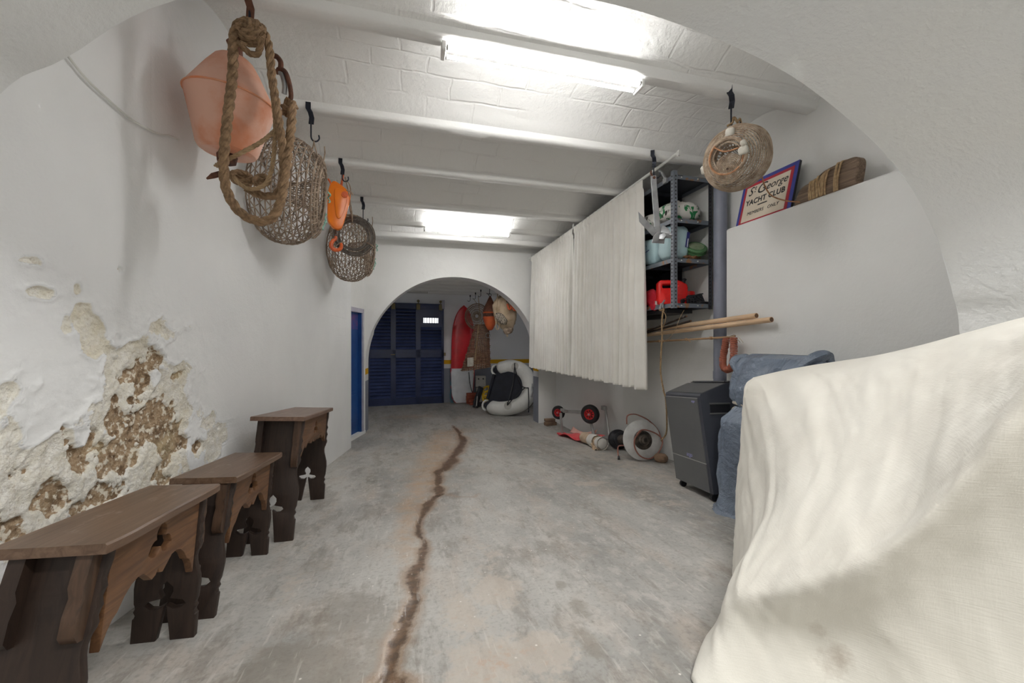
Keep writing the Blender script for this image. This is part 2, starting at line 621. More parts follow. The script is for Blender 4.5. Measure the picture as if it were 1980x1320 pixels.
M_BLUEBAG = mk('pale_blue_bag', (190, 218, 224), 0.45, c2=(172, 204, 212), vs=5, bump=0.25, bs=18, bd=0.01)
M_NAVY = mk('navy_print', (52, 56, 128), 0.5)
M_WPRINT = mk('white_print', (226, 228, 236), 0.5)
M_GREEN = mk('green_line_reel', (92, 138, 90), 0.5, c2=(72, 112, 74))
M_GREENL = mk('worn_green_face', (150, 160, 132), 0.6, c2=(120, 140, 108))
M_BROWNROPE = mk('tan_tangle', (176, 130, 94), 0.9, c2=(140, 98, 70), vs=40)
M_ACF = mk('charcoal_grey_plastic', (98, 99, 100), 0.42, c2=(92, 93, 96), vs=2)
M_ACS = mk('dark_slate_plastic', (68, 71, 80), 0.45, c2=(62, 65, 74), vs=2)
M_ACD = mk('vent_black', (32, 33, 38), 0.5)
M_LOGO = mk('lavender_print', (150, 152, 196), 0.5)
M_SILVERLINE = mk('pale_panel_seam', (186, 186, 182), 0.5)
M_DISC = mk('terracotta_disc', (168, 98, 76), 0.9, c2=(140, 78, 60), vs=18, bump=0.3)
M_TYRE = mk('black_rubber', (36, 36, 38), 0.75, bump=0.2)
M_HUB = mk('red_hub', (206, 40, 44), 0.4)
M_ALU = mk('dull_aluminium', (178, 178, 176), 0.45, 0.4, c2=(160, 158, 156))
M_REDPAD = mk('red_foam_sheet', (226, 62, 74), 0.6, c2=(236, 110, 108), vs=5)
M_PINKPAD = mk('faded_pink_sheet', (224, 176, 164), 0.7)
M_PAPER = mk('brown_paper', (208, 184, 158), 0.8, c2=(188, 164, 138), vs=12, bump=0.5, bs=24)
M_PAPERW = mk('white_paper', (226, 222, 216), 0.8, bump=0.5, bs=24)
M_DISCW = mk('white_scuffed_disc', (214, 214, 212), 0.5, c2=(190, 190, 188), vs=7)
M_COPPER = mk('copper_brown_cable', (158, 104, 90), 0.45, c2=(140, 88, 76))
M_GREASE = mk('greasy_hub', (62, 56, 52), 0.6, 0.3, c2=(110, 100, 90), vs=16)
M_LAMPBODY = mk('white_lamp_metal', (232, 232, 230), 0.4)
M_FRAMEG = mk('lavender_grey_frame', (186, 184, 196), 0.6, c2=(172, 168, 182))
M_BLUEDOOR = mk('blue_door_paint', (30, 76, 140), 0.42, c2=(24, 64, 124), vs=3)
M_FADEDBLUE = mk('faded_magenta_paint', (96, 66, 120), 0.6, c2=(36, 70, 134), vs=12)
M_NAVYDOOR = mk('navy_door_paint', (32, 46, 88), 0.34, c2=(26, 38, 74), vs=3)
M_BRASS = mk('dull_brass', (128, 116, 84), 0.5, 0.3)
M_BOARDRED = mk('red_board', (208, 22, 36), 0.3, c2=(188, 16, 30))
M_BOARDW = mk('white_board', (226, 228, 232), 0.35)
M_TEAL = mk('teal_strap', (74, 140, 160), 0.7)
M_RUBW = mk('white_inflatable', (224, 224, 220), 0.5, c2=(210, 210, 206), vs=4)
M_DKFAB = mk('navy_black_fabric', (34, 37, 48), 0.8, c2=(28, 30, 38))
M_BOXW = mk('grey_white_box', (192, 190, 184), 0.7, c2=(176, 172, 166))
M_YELLOW = mk('yellow_wheel', (220, 178, 30), 0.45)
M_ORBUOY = mk('orange_float', (206, 98, 52), 0.55, c2=(186, 80, 42))
M_RUSTBUOY = mk('rust_brown_float', (120, 76, 58), 0.75, c2=(94, 58, 46), vs=12)
M_NETBAG = mk('beige_net', (196, 176, 150), 0.85, c2=(168, 148, 122), vs=8, bump=0.4, bs=60)
M_ZEBRA = None
def zebra():
    t = NT('black_white_rope')
    w = t.n('ShaderNodeTexWave')
    t.l(t.co(), w.inputs['Vector'])
    w.inputs['Scale'].default_value = 14
    w.inputs['Distortion'].default_value = 6
    w.inputs['Detail Scale'].default_value = 2
    c = t.mix(t.math('GREATER_THAN', w.outputs['Fac'], 0.5), lin((44, 40, 40)), lin((196, 184, 168)))
    return t.fin(c, 0.8)
M_ZEBRA = zebra()

def cloth_mat(name, c, c2, stain=None):
    t = NT(name)
    w = t.noise(3, 5)
    col = t.mix(t.ramp(w, 0.35, 0.7), lin(c), lin(c2))
    if stain:
        a = t.attr('stain')
        e = t.math('ADD', a, t.math('MULTIPLY', t.math('SUBTRACT', t.noise(16, 6, 0.7), 0.5), 1.1))
        col = t.mix(t.math('MULTIPLY', t.ramp(e, 0.5, 0.95), 0.55), col, lin(stain))
    v1 = t.noise(1, 3, 0.5, t.map((260, 260, 18)))
    v2 = t.noise(1, 3, 0.5, t.map((18, 18, 260)))
    t.bump(t.math('ADD', t.math('ADD', v1, v2), t.math('MULTIPLY', t.noise(14, 4), 2.0)), 0.14, 0.006)
    t.b.inputs['Sheen Weight'].default_value = 0.15
    return t.fin(col, 0.9, spec=0.15)
M_DRAPE = cloth_mat('cream_dust_sheet', (236, 233, 224), (228, 224, 214), (150, 130, 112))
M_CURTAIN = cloth_mat('white_curtain_cotton', (238, 236, 230), (228, 225, 218))

def sack_mat():
    t = NT('white_green_printed_sack')
    n = t.noise(9, 3, 0.5, t.map((1, 1.6, 1)), 1.5)
    c = t.mix(t.ramp(n, 0.585, 0.6), lin((226, 224, 218)), lin((40, 132, 78)))
    n2 = t.noise(11, 3, 0.5, t.map((1, 1.3, 1), loc=(5, 2, 1)), 1.5)
    c = t.mix(t.ramp(n2, 0.64, 0.65), c, lin((52, 46, 44)))
    t.bump(t.noise(24, 4), 0.4, 0.01)
    return t.fin(c, 0.6)
M_SACK = sack_mat()

def tarp_mat():
    t = NT('blue_grey_plastic_sheet')
    c = t.mix(t.ramp(t.noise(4, 5), 0.3, 0.7), lin((126, 139, 156)), lin((98, 109, 126)))
    b = t.bump(t.noise(6, 5, 0.6, None, 0.5), 0.9, 0.06)
    t.bump(t.noise(24, 4, 0.6, None, 0.3), 0.4, 0.015, b)
    return t.fin(c, 0.26, spec=0.6)
M_TARP = tarp_mat()

def emit(name, strength, c=(1, 1, 1)):
    t = NT(name)
    t.b.inputs['Emission Color'].default_value = (*c, 1)
    t.b.inputs['Emission Strength'].default_value = strength
    return t.fin((0.9, 0.9, 0.9), 0.4)
TUBE_W = 34.0
M_TUBE = emit('lit_fluorescent_tube', TUBE_W, (1.0, 0.985, 0.965))
M_TUBEOFF = mk('unlit_tube', (200, 200, 196), 0.3)
# ------------------------------------------------------------------ setting
def tensor(us, vs, fn):
    U, W = np.meshgrid(us, vs, indexing='ij')
    P = fn(U, W)
    a, b = U.shape
    idx = np.arange(a * b).reshape(a, b)
    F = np.stack([idx[:-1, :-1], idx[1:, :-1], idx[1:, 1:], idx[:-1, 1:]], -1).reshape(-1, 4)
    return U, W, P, F

def raw_mesh(name, P, F, mat, attrs=None, smooth=True):
    me = bpy.data.meshes.new(name)
    me.vertices.add(len(P)); me.vertices.foreach_set('co', np.asarray(P, np.float32).ravel())
    me.loops.add(F.size); me.loops.foreach_set('vertex_index', F.astype(np.int32).ravel())
    me.polygons.add(len(F)); me.polygons.foreach_set('loop_start', np.arange(0, F.size, F.shape[1], dtype=np.int32))
    me.update(calc_edges=True)
    if smooth:
        me.polygons.foreach_set('use_smooth', [True] * len(F))
    for k, a in (attrs or {}).items():
        at = me.attributes.new(k, 'FLOAT', 'POINT')
        at.data.foreach_set('value', np.asarray(a, np.float32).ravel())
    me.materials.append(mat)
    o = bpy.data.objects.new(name, me)
    COL.objects.link(o)
    return o

def seg_dist(X, Y, poly):
    best = np.full(X.shape, 1e9); par = np.zeros(X.shape)
    for i in range(len(poly) - 1):
        (ax, ay), (bx, by) = poly[i], poly[i + 1]
        dx, dy = bx - ax, by - ay
        t = np.clip(((X - ax) * dx + (Y - ay) * dy) / (dx * dx + dy * dy), 0, 1)
        d = np.hypot(X - ax - t * dx, Y - ay - t * dy)
        m = d < best
        best = np.where(m, d, best); par = np.where(m, i + t, par)
    return best, par
def blobs(X, Y, L):
    s = np.zeros(X.shape)
    for (x, y, rx, ry, w) in L:
        s = np.maximum(s, w * np.exp(-(((X - x) / rx) ** 2 + ((Y - y) / ry) ** 2)))
    return s

CRACK = [(0.885, 7.586), (0.923, 6.988), (0.907, 6.37), (0.688, 5.368), (0.493, 4.628), (0.353, 4.214), (0.293, 3.731), (0.262, 3.389), (0.161, 3.066), (0.102, 2.794), (0.087, 2.557), (0.103, 2.348), (0.086, 2.147), (0.045, 2.042), (0.029, 1.822), (0.006, 1.631), (-0.021, 1.451), (-0.034, 1.306), (-0.06, 1.0)]
def build_floor():
    xs = np.r_[[-3.0, -2.0, -1.6], np.arange(-1.4, 2.901, 0.02), [3.3, 3.7]]
    ys = np.r_[[-2.0, -1.0, 0.0, 0.6], np.arange(0.9, 7.7, 0.02), np.arange(7.8, 11.3, 0.2)]
    def fn(U, W):
        Z = RAMP * np.maximum(0, RY - W) + 0.05 * np.clip(-0.72 - U, 0, 0.6) * np.clip((5.2 - W) / 2, 0, 1)
        return np.stack([U, W, Z], -1)
    U, W, P, F = tensor(xs, ys, fn)
    wob = 0.085 * (fbm(np.stack([U * 3, W * 5], -1), 5, 3) - 0.5)
    d, par = seg_dist(U + wob, W, CRACK)
    wd = np.interp(par, [0, 2, 4, 7, 9, 12, 14, 18], [0.03, 0.10, 0.085, 0.055, 0.045, 0.04, 0.05, 0.075])
    wd = wd * (0.5 + 0.8 * vnoise(np.stack([par * 2.3, par * 0], -1), 9))
    d2, p2 = seg_dist(U + wob, W, [(0.25, 3.45), (0.42, 3.25), (0.55, 3.2), (0.6, 3.28)])
    crack2 = 0.55 * np.exp(-(d2 / 0.035) ** 2)
    crack = np.exp(-(d / (wd * 1.35)) ** 2)
    crack = np.maximum(crack, crack2)
    rd, rp = seg_dist(U, W, [(0.72, 7.0), (0.36, 5.2), (0.2, 3.9), (0.08, 3.3), (0.02, 2.7), (0.0, 2.2)])
    rust = np.exp(-(rd / np.interp(rp, [0, 1, 2, 3, 5], [0.3, 0.30, 0.2, 0.13, 0.08])) ** 2)
    rust = np.maximum(rust, blobs(U, W, [(1.0, 7.1, 0.35, 0.3, 0.7), (0.9, 6.2, 0.2, 0.7, 0.5), (0.1, 8.7, 0.6, 0.3, 0.8)]))
    damp = blobs(U, W, [(-0.22, 1.75, 0.25, 0.3, 0.75), (-0.33, 1.4, 0.3, 0.35, 0.85), (-0.06, 1.5, 0.12, 0.5, 0.75), (0.69, 1.7, 0.035, 0.06, 0.8), (0.69, 1.5, 0.06, 0.12, 0.75), (0.63, 1.3, 0.05, 0.16, 0.72),
                        (-0.5, 4.4, 0.1, 0.5, 0.62), (-0.15, 3.5, 0.08, 0.6, 0.55), (1.75, 3.2, 0.06, 0.05, 0.75), (0.4, 3.35, 0.12, 0.08, 0.62), (0.25, 2.35, 0.06, 0.12, 0.6), (-0.45, 2.3, 0.1, 0.3, 0.55)])
    pale = blobs(U, W, [(0.40, 1.75, 0.2, 0.3, 0.7), (0.22, 1.6, 0.13, 0.25, 0.72), (0.28, 1.3, 0.25, 0.2, 0.85), (0.44, 1.3, 0.2, 0.2, 0.75), (0.44, 2.1, 0.15, 0.3, 0.55), (-0.55, 3.0, 0.15, 1.2, 0.5), (1.6, 3.25, 0.3, 0.12, 0.75), (2.3, 4.0, 0.35, 2.0, 0.6), (1.9, 2.7, 0.3, 0.6, 0.5), (0.5, 3.0, 0.1, 1.5, 0.45), (-0.5, 2.1, 0.15, 0.3, 0.55)])
    P[..., 2] -= 0.006 * np.clip(crack * 1.6 - 0.6, 0, 1)
    o = raw_mesh('floor', P.reshape(-1, 3), F[:, ::-1] if False else F, M_FLOOR, dict(crack=crack, rust=rust, damp=damp, pale=pale))
    o['kind'] = 'structure'
build_floor()

def lx(y):
    return -1.266 + 0.0817 * y
def build_left():
    ys = np.r_[[0.3, 0.7, 1.0], np.arange(1.2, 2.75, 0.006), [2.85, 3.0, 3.3, 3.7, 4.2, 4.8, 5.5, 6.0, 6.24, 6.277]]
    zs = np.r_[[-0.05, 0.15], np.arange(0.3, 2.02, 0.006), [2.15, 2.4, 2.8, 3.2, 3.6]]
    Y, Z, _, F = tensor(ys, zs, lambda U, W: np.stack([U, U, W], -1))
    q = np.stack([Y * 7, Z * 7], -1)
    n1 = fbm(q, 6, 5) - 0.5
    n2 = fbm(q * 2.7, 5, 21) - 0.5
    deepL = [(1.961, 1.26, .12, .10, .95), (2.2, 1.2, .16, .13, 1.0), (2.33, 1.08, .13, .13, 1.0), (2.12, 1.38, .07, .14, .8), (2.17, 1.48, .05, .09, .72), (1.82, 1.17, .11, .10, .95), (1.99, 1.10, .13, .11, .9), (1.60, 1.17, .06, .06, .65), (2.44, 1.03, .10, .10, .9), (1.57, .98, .08, .12, .85), (1.68, 1.03, .10, .08, .75), (1.9, .96, .2, .08, .8), (2.22, .95, .12, .08, .8), (1.73, 1.30, .05, .05, .72), (1.83, 1.42, .03, .08, .6), (2.02, 1.42, .05, .05, .66), (1.52, 1.3, .04, .08, .62)]
    shalL = [(1.84, 1.58, .06, .12, 1.0), (1.80, 1.66, .06, .07, .95), (1.78, 1.74, .03, .05, .65), (1.73, 1.62, .03, .06, .62), (1.61, 1.82, .07, .03, .7), (1.63, 1.72, .08, .03, .62), (1.754, 1.9, .04, .04, .6), (1.70, 1.95, .03, .02, .5), (2.25, 1.64, .2, .08, .66), (2.02, 1.47, .18, .14, 1.0), (1.5, 1.36, .10, .09, .9), (1.55, 1.25, .09, .17, 1.0), (1.68, 1.18, .14, .10, 1.0), (2.1, 1.0, .45, .16, 1.1), (1.9, 1.07, .33, .18, 1.1), (1.6, 1.02, .2, .2, 1.05), (2.24, 1.17, .28, .25, 1.1), (2.0, 1.29, .24, .18, 1.1), (2.65, .98, .2, .12, .68), (2.0, .82, .7, .14, .9), (2.45, 1.25, .12, .10, .62), (2.6, 1.12, .1, .06, .6)]
    sf = blobs(Y, Z, shalL) + 1.25 * n1 + 0.55 * n2
    df = blobs(Y, Z, deepL) + 1.5 * n1 + 1.2 * n2 - 0.05
    shal = 1 / (1 + np.exp(-(sf - 0.52) * 22))
    dep = 1 / (1 + np.exp(-(df - 0.55) * 26)) * np.clip(shal * 1.4, 0, 1)
    flake = blobs(Y, Z, [(2.0, 1.35, .6, .5, 1.0), (1.6, 1.7, .3, .25, .8), (2.3, 1.6, .3, .15, .7)])
    lift = np.exp(-((sf - 0.45) / 0.10) ** 2) * flake
    X = -1.266 + 0.0817 * Y - 0.010 * shal - 0.020 * dep + 0.009 * lift + 0.020 * n2 * shal + 0.010 * n2 * flake
    P = np.stack([X, Y, Z], -1)
    o = raw_mesh('wall_left', P.reshape(-1, 3), F, M_PEEL, dict(dep=dep, shal=shal))
    o['kind'] = 'structure'
build_left()

# recess after the left wall, holding the blue door (plane runs 16.6 degrees off the axis)
RA, RB = V(-0.995, 6.28, 0), V(-0.662, 7.40, 0)
rd_ = norm(RB - RA); rn_ = V(rd_[1], -rd_[0], 0)           # along the wall, and out of it into the room
def rp(s, out, z):
    return RA + rd_ * s + rn_ * out + V(0, 0, z)
RL = np.linalg.norm(RB - RA)
w = MB()
def quadbox(w, s0, s1, o0, o1, z0, z1):
    P = [rp(s0, o0, z0), rp(s1, o0, z0), rp(s1, o1, z0), rp(s0, o1, z0), rp(s0, o0, z1), rp(s1, o0, z1), rp(s1, o1, z1), rp(s0, o1, z1)]
    w.add(P, [(0, 3, 2, 1), (4, 5, 6, 7), (0, 1, 5, 4), (1, 2, 6, 5), (2, 3, 7, 6), (3, 0, 4, 7)])
D0, D1, DH = 0.10, 1.05, 2.12
quadbox(w, -0.3, D0, -0.3, 0.0, -0.05, 3.6)
quadbox(w, D1, RL + 0.05, -0.3, 0.0, -0.05, 3.6)
quadbox(w, D0, D1, -0.3, 0.0, DH, 3.6)
w.add([(-0.753, 6.277, -0.05), (-1.2, 6.277, -0.05), (-1.2, 6.277, 3.6), (-0.753, 6.277, 3.6)], [(0, 1, 2, 3)])
struct(w, 'wall_recess', M_WHITE, smooth=False)
# door: frame, leaf with panels, threshold
d1 = bpy.data.objects.new('door_1', None); COL.objects.link(d1); d1['kind'] = 'structure'; d1.location = rp(0.5, 0, 0)
fr = MB()
quadbox(fr, D0, D0 + 0.05, -0.09, 0.02, 0.0, DH); quadbox(fr, D1 - 0.05, D1, -0.09, 0.03, 0.0, DH); quadbox(fr, D0, D1, -0.09, 0.03, DH - 0.06, DH + 0.01)
part(fr, 'door_frame', M_FRAMEG, d1, smooth=False)
lf = MB()
s0, s1 = D0 + 0.05, D1 - 0.05
quadbox(lf, s0, s1, -0.085, -0.05, 0.05, DH - 0.06)
leaf = part(lf, 'door_leaf', M_BLUEDOOR, d1, smooth=False)
for (a, b) in ((0.2, 0.75), (0.95, 1.75)):
    for (p, q) in ((s0 + 0.09, s0 + 0.38), (s1 - 0.38, s1 - 0.09)):
        m = MB()
        quadbox(m, p, q, -0.052, -0.040, a, b); quadbox(m, p + 0.05, q - 0.05, -0.042, -0.030, a + 0.05, b - 0.05)
        part(m, 'door_panel', M_BLUEDOOR, leaf, smooth=False)
m = MB(); quadbox(m, s1 - 0.62, s1 - 0.02, -0.052, -0.048, 1.78, 2.03)
part(m, 'worn_top_rail', M_FADEDBLUE, leaf, smooth=False)
m = MB(); quadbox(m, s1 - 0.02, s1 + 0.0, -0.06, 0.01, 0.03, DH - 0.06); part(m, 'door_stop', M_BLUEDOOR, d1, smooth=False)
m = MB(); quadbox(m, 0.02, RL - 0.06, -0.1, 0.035, -0.03, 0.05); struct(m, 'trim_1', M_WHITE, smooth=False)

# far wall with the arch
AX, AZ, AR = 0.925, 1.18, 1.58
def far_wall():
    arc = [(AX - AR, -0.05)] + [(AX + AR * math.cos(PI - PI * k / 64), AZ + AR * math.sin(PI * k / 64)) for k in range(65)] + [(AX + AR, -0.05)]
    Y0, Y1 = 7.36, 7.66
    xl, xr, zt = -1.4, 3.2, 3.6
    w = MB()
    for Yp in (Y0, Y1):
        n = len(arc)
        w.add([(x, Yp, z) for x, z in arc[1:-1]] + [(x, Yp, zt) for x, z in arc[1:-1]], [(i, i + 1, n - 2 + i + 1, n - 2 + i) for i in range(n - 3)])
        for (p, q) in ((xl, AX - AR), (AX + AR, xr)):
            w.add([(p, Yp, -0.05), (q, Yp, -0.05), (q, Yp, zt), (p, Yp, zt)], [(0, 1, 2, 3)])
    struct(w, 'wall_far', M_WHITE, smooth=False)
    it = MB()
    # the painted reveal of the arch, a finger thick, closing the wall between its two faces
    G = []
    for (x, z) in arc:
        G.append([(x + (0.025 if x < AX else -0.008) * (1 if z < AZ + 0.6 else 0.3) * t, Y0 + (Y1 - Y0) * t, z) for t in (0, 0.5, 1)])
    it.grid(G)
    struct(it, 'trim_2', M_BAND)
far_wall()

# right wall, and the thick lower wall with its ledge
XR = 2.87
w = MB(); w.box((XR + 0.1, 3.9, 1.75), (0.2, 7.2, 3.7)); struct(w, 'wall_right', M_WHITE, smooth=False)
LX, LYE, LZ = 2.66, 2.845, 2.528
w = MB()
ys = np.linspace(0.5, LYE, 40)
w.box((LX + 0.11, (0.5 + LYE) / 2, LZ / 2), (0.22, LYE - 0.5, LZ), bev=0.012)
struct(w, 'wall_right_lower', M_WHITE)

# ceiling: shallow vaults between plastered beams
ZB = 3.24
BEAMS = [1.30, 2.26, 3.21, 4.095, 5.13, 5.96, 6.66]
def build_ceiling():
    edges = BEAMS + [7.5]
    P = [(0.6, ZB + 0.05)]
    prev = 0.5
    prof = []
    for b in edges:
        y0, y1 = prev + 0.045, b - 0.045
        for k in range(17):
            t = k / 16
            prof.append((y0 + (y1 - y0) * t, ZB + 0.05 + 0.16 * math.sin(PI * t) ** 0.75))
        prev = b
    xs = np.linspace(-1.5, 3.0, 46)
    G = [[(x, y, z + 0.012 * (float(vnoise(np.array([x * 1.5, y * 3.0]), 4)) - 0.5)) for x in xs] for (y, z) in prof]
    struct(MB().grid(G), 'ceiling', M_CEIL, angle=60)
    for i, b in enumerate(BEAMS):
        w = MB()
        pr = [(b - 0.055, ZB + 0.09), (b - 0.05, ZB + 0.02), (b - 0.038, ZB), (b + 0.038, ZB), (b + 0.05, ZB + 0.02), (b + 0.055, ZB + 0.09)]
        xs = np.linspace(-1.5, 3.0, 60)
        G = [[(x, y, z + 0.006 * (float(vnoise(np.array([x * 4, y * 9.0 + i]), 8)) - 0.5)) for x in xs] for (y, z) in pr]
        struct(w.grid(G), 'trim_%d' % (i + 3), M_WHITE, angle=60)
    struct(MB().box((0.9, 4.0, 3.66), (5.0, 8.2, 0.1)), 'roof_slab', M_WHITE, smooth=False)
build_ceiling()

# near arch: the soffit overhead and its piers
def near_arch():
    ctl = [(-1.19, 0.2), (-1.19, 0.8), (-1.17, 1.25), (-1.06, 1.72), (-0.845, 2.085), (-0.728, 2.19), (-0.525, 2.362), (-0.1, 2.53), (0.40, 2.595), (0.80, 2.598), (1.256, 2.525), (1.594, 2.392), (1.864, 2.225), (2.045, 2.02), (2.16, 1.776), (2.208, 1.607), (2.235, 1.2), (2.24, 0.8), (2.24, 0.2)]
    c = catmull([V(*p) for p in ctl], 6)
    Y0, Y1 = 0.55, 1.116
    w = MB()
    G = [[(p[0] * (1 + 0.004 * (float(vnoise(np.array([i * 0.7, t * 3.0]), 2)) - 0.5)), Y0 + (Y1 - Y0) * t, p[1]) for t in np.linspace(0, 1, 9)] for i, p in enumerate(c)]
    w.grid(G)
    for Yp in (Y0, Y1):
        n = len(c)
        w.add([(p[0], Yp, p[1]) for p in c] + [((-1.9 if p[0] < 0.5 else 3.2) if p[1] < 1.3 else p[0], Yp, p[1] if p[1] < 1.3 else 3.65) for p in c], [(i, i + 1, n + i + 1, n + i) for i in range(n - 1) if (c[i][1] < 1.3) == (c[i + 1][1] < 1.3)])
        i0 = [i for i in range(n) if c[i][1] >= 1.3][0]; i1 = [i for i in range(n) if c[i][1] >= 1.3][-1]
        w.add([(-1.9, Yp, c[i0 - 1][1]), (c[i0 - 1][0], Yp, c[i0 - 1][1]), (c[i0][0], Yp, c[i0][1]), (c[i0][0], Yp, 3.65), (-1.9, Yp, 3.65)], [(0, 1, 2, 3, 4)])
        w.add([(3.2, Yp, c[i1 + 1][1]), (c[i1 + 1][0], Yp, c[i1 + 1][1]), (c[i1][0], Yp, c[i1][1]), (c[i1][0], Yp, 3.65), (3.2, Yp, 3.65)], [(0, 1, 2, 3, 4)])
    struct(w, 'wall_near', M_SOFFIT, angle=50)
near_arch()

# garage behind the arch
w = MB(); w.box((2.33, 10.62, 1.4), (2.7, 0.2, 2.9)); w.box((-1.6, 10.62, 1.4), (1.4, 0.2, 2.9)); w.box((-0.16, 10.62, 2.70), (2.28, 0.2, 0.5))
struct(w, 'wall_back', M_BAND, smooth=False)
w = MB(); w.box((3.6, 9.1, 1.4), (0.1, 3.2, 2.9)); struct(w, 'wall_garage_right', M_BAND, smooth=False)
w = MB(); w.box((-1.9, 9.1, 1.4), (0.1, 3.2, 2.9)); struct(w, 'wall_garage_left', M_BAND, smooth=False)
w = MB(); w.box((0.85, 9.1, 2.92), (5.6, 3.2, 0.06)); struct(w, 'ceiling_garage', M_WHITE, smooth=False)
for i, y in enumerate((7.95, 8.5, 9.05, 9.6, 10.15)):
    w = MB(); w.box((0.85, y, 2.84), (5.4, 0.09, 0.14), bev=0.015); struct(w, 'trim_%d' % (10 + i), M_WHITE)

# louvred garage door of three leaves
d2 = bpy.data.objects.new('door_2', None); COL.objects.link(d2); d2['kind'] = 'structure'; d2.location = (0.1, 10.42, 0)
rz = math.radians(4.5)
Rg = rotm(0, 0, rz)
def gp(x, y, z):
    return V(0.1, 10.42, 0) + Rg @ V(x - 0.1, y, z)
def gbox(m, x0, x1, y0, y1, z0, z1):
    m.box(gp((x0 + x1) / 2, (y0 + y1) / 2, (z0 + z1) / 2), (x1 - x0, y1 - y0, z1 - z0), Rg)
GH = 2.55
for li, (x0, x1) in enumerate(((-0.88, -0.27), (-0.27, 0.335), (0.335, 0.985))):
    fr = MB()
    for (a, b, c2, d) in ((x0, x0 + 0.06, 0.02, GH), (x1 - 0.06, x1, 0.02, GH), (x0, x1, 0.004, 0.17), (x0, x1, 1.18, 1.278), (x0, x1, 1.282, 1.38), (x0, x1, GH - 0.14, GH)):
        gbox(fr, a, b, -0.03, 0.03, c2, d)
    gbox(fr, x0, x1, -0.01, 0.02, 1.27, 1.29)
    lf = part(fr, 'garage_leaf', M_NAVYDOOR, d2, smooth=False)
    for (za, zb) in ((0.17, 1.18), (1.38, GH - 0.14)):
        if li == 2 and za > 1:
            # solid upper panel around the vision slot
            m = MB()
            gbox(m, x0 + 0.06, x1 - 0.06, -0.012, 0.012, 2.19, GH - 0.14)
            gbox(m, x0 + 0.06, x0 + 0.13, -0.012, 0.012, 2.06, 2.19); gbox(m, x1 - 0.14, x1 - 0.06, -0.012, 0.012, 2.06, 2.19)
            gbox(m, x0 + 0.06, x1 - 0.06, -0.012, 0.012, 1.96, 2.06)
            part(m, 'slot_panel', M_NAVYDOOR, lf, smooth=False)
            m = MB()
            for k in range(6):
                xx = x0 + 0.13 + (x1 - x0 - 0.27) * (k + 0.5) / 6
                gbox(m, xx - 0.006, xx + 0.006, -0.004, 0.004, 2.05, 2.20)
            part(m, 'slot_grille', M_BOXW, lf, smooth=False)
            zb = 1.96
        n = int(round((zb - za) / 0.083))
        m = MB()
        for k in range(n):
            z = za + (zb - za) * (k + 0.5) / n
            m.box(gp((x0 + x1) / 2, 0.0, z), (x1 - x0 - 0.11, 0.014, (zb - za) / n * 1.02), Rg @ rotm(math.radians(-38), 0, 0), bev=0.004)
        m.mark(); gbox(m, x0 + 0.05, x1 - 0.05, 0.034, 0.040, za - .01, zb + .01)  # dark backing sheet stands in for shade in the gaps between slats
        part(m, 'louvre_panel', [M_LOUVRE_LIT, M_HOLE], lf, smooth=False)
for x in (-0.27, 0.335, 0.90):
    m = MB(); gbox(m, x - 0.045, x + 0.045, -0.055, -0.03, GH - 0.16, GH - 0.02); m.tube([gp(x, -0.04, GH - 0.02), gp(x, -0.04, GH + 0.05)], 0.012); m.ball(gp(x, -0.04, GH + 0.06), (0.035, 0.02, 0.035))
    part(m, 'top_roller', M_BRASS, d2)
m = MB(); gbox(m, 0.93, 1.0, -0.06, 0.02, GH - 0.12, GH + 0.1); part(m, 'track_end', M_FRAMEG, d2, smooth=False)
m = MB(); gbox(m, -0.33, -0.23, -0.045, -0.03, 1.25, 1.27); gbox(m, 0.985, 1.03, -0.045, -0.02, 1.22, 1.30); part(m, 'door_bolt', M_BRASS, d2, smooth=False)

# light in the place: fluorescent fittings, daylight through the opening behind and the door slot
def fitting(x0, x1, y, z, lit, label, group):
    t = thing('ceiling_light', label, 'ceiling light', ((x0 + x1) / 2, y, z), group=group)
    L = x1 - x0
    m = MB(); m.box(((x0 + x1) / 2, y, z - 0.022), (L, 0.034, 0.044), bev=0.004)
    for x in (x0 + 0.012, x1 - 0.012):
        m.box((x, y, z - 0.035), (0.024, 0.10, 0.05), bev=0.004)
    part(m, 'batten', M_LAMPBODY, t)
    for s in (-1, 1):
        m = MB(); m.tube([(x0 + 0.024, y + s * 0.034, z - 0.036), (x1 - 0.024, y + s * 0.034, z - 0.036)], 0.0135, 12)
        tb = part(m, 'tube', M_TUBE if lit else M_TUBEOFF, t)
        for x in (x0 + 0.024, x1 - 0.034):
            m = MB(); m.tube([(x, y + s * 0.034, z - 0.036), (x + 0.012, y + s * 0.034, z - 0.036)], 0.0148, 12)
            part(m, 'end_cap', M_ALU, tb)
fitting(0.20, 1.47, 2.28, ZB - 0.002, True, 'lit twin tube ceiling light in front, largest in the photo', 'fluorescent ceiling lights')
fitting(0.27, 1.56, 5.93, ZB - 0.002, True, 'lit twin tube ceiling light in front of the arched far wall', 'fluorescent ceiling lights')
fitting(-0.35, 0.55, 9.6, 2.768, False, 'unlit tube ceiling light beyond the arch above the blue garage door', 'fluorescent ceiling lights')

wd = bpy.data.worlds.new('World'); SC.world = wd; wd.use_nodes = True
bg = wd.node_tree.nodes['Background']
bg.inputs[0].default_value = (0.93, 0.97, 1.0, 1)
bg.inputs[1].default_value = 0.75

# the bay the photograph is taken from
for nm, c_, s_ in (('wall_bay_left', (-1.7, -0.75, 1.7), (0.1, 2.7, 3.6)), ('wall_bay_right', (3.1, -0.75, 1.7), (0.1, 2.7, 3.6)), ('wall_bay_back', (0.7, -2.05, 1.7), (5.0, 0.1, 3.6)), ('ceiling_bay', (0.7, -0.75, 3.45), (5.0, 2.8, 0.1))):
    struct(MB().box(c_, s_), nm, M_WHITE, smooth=False)

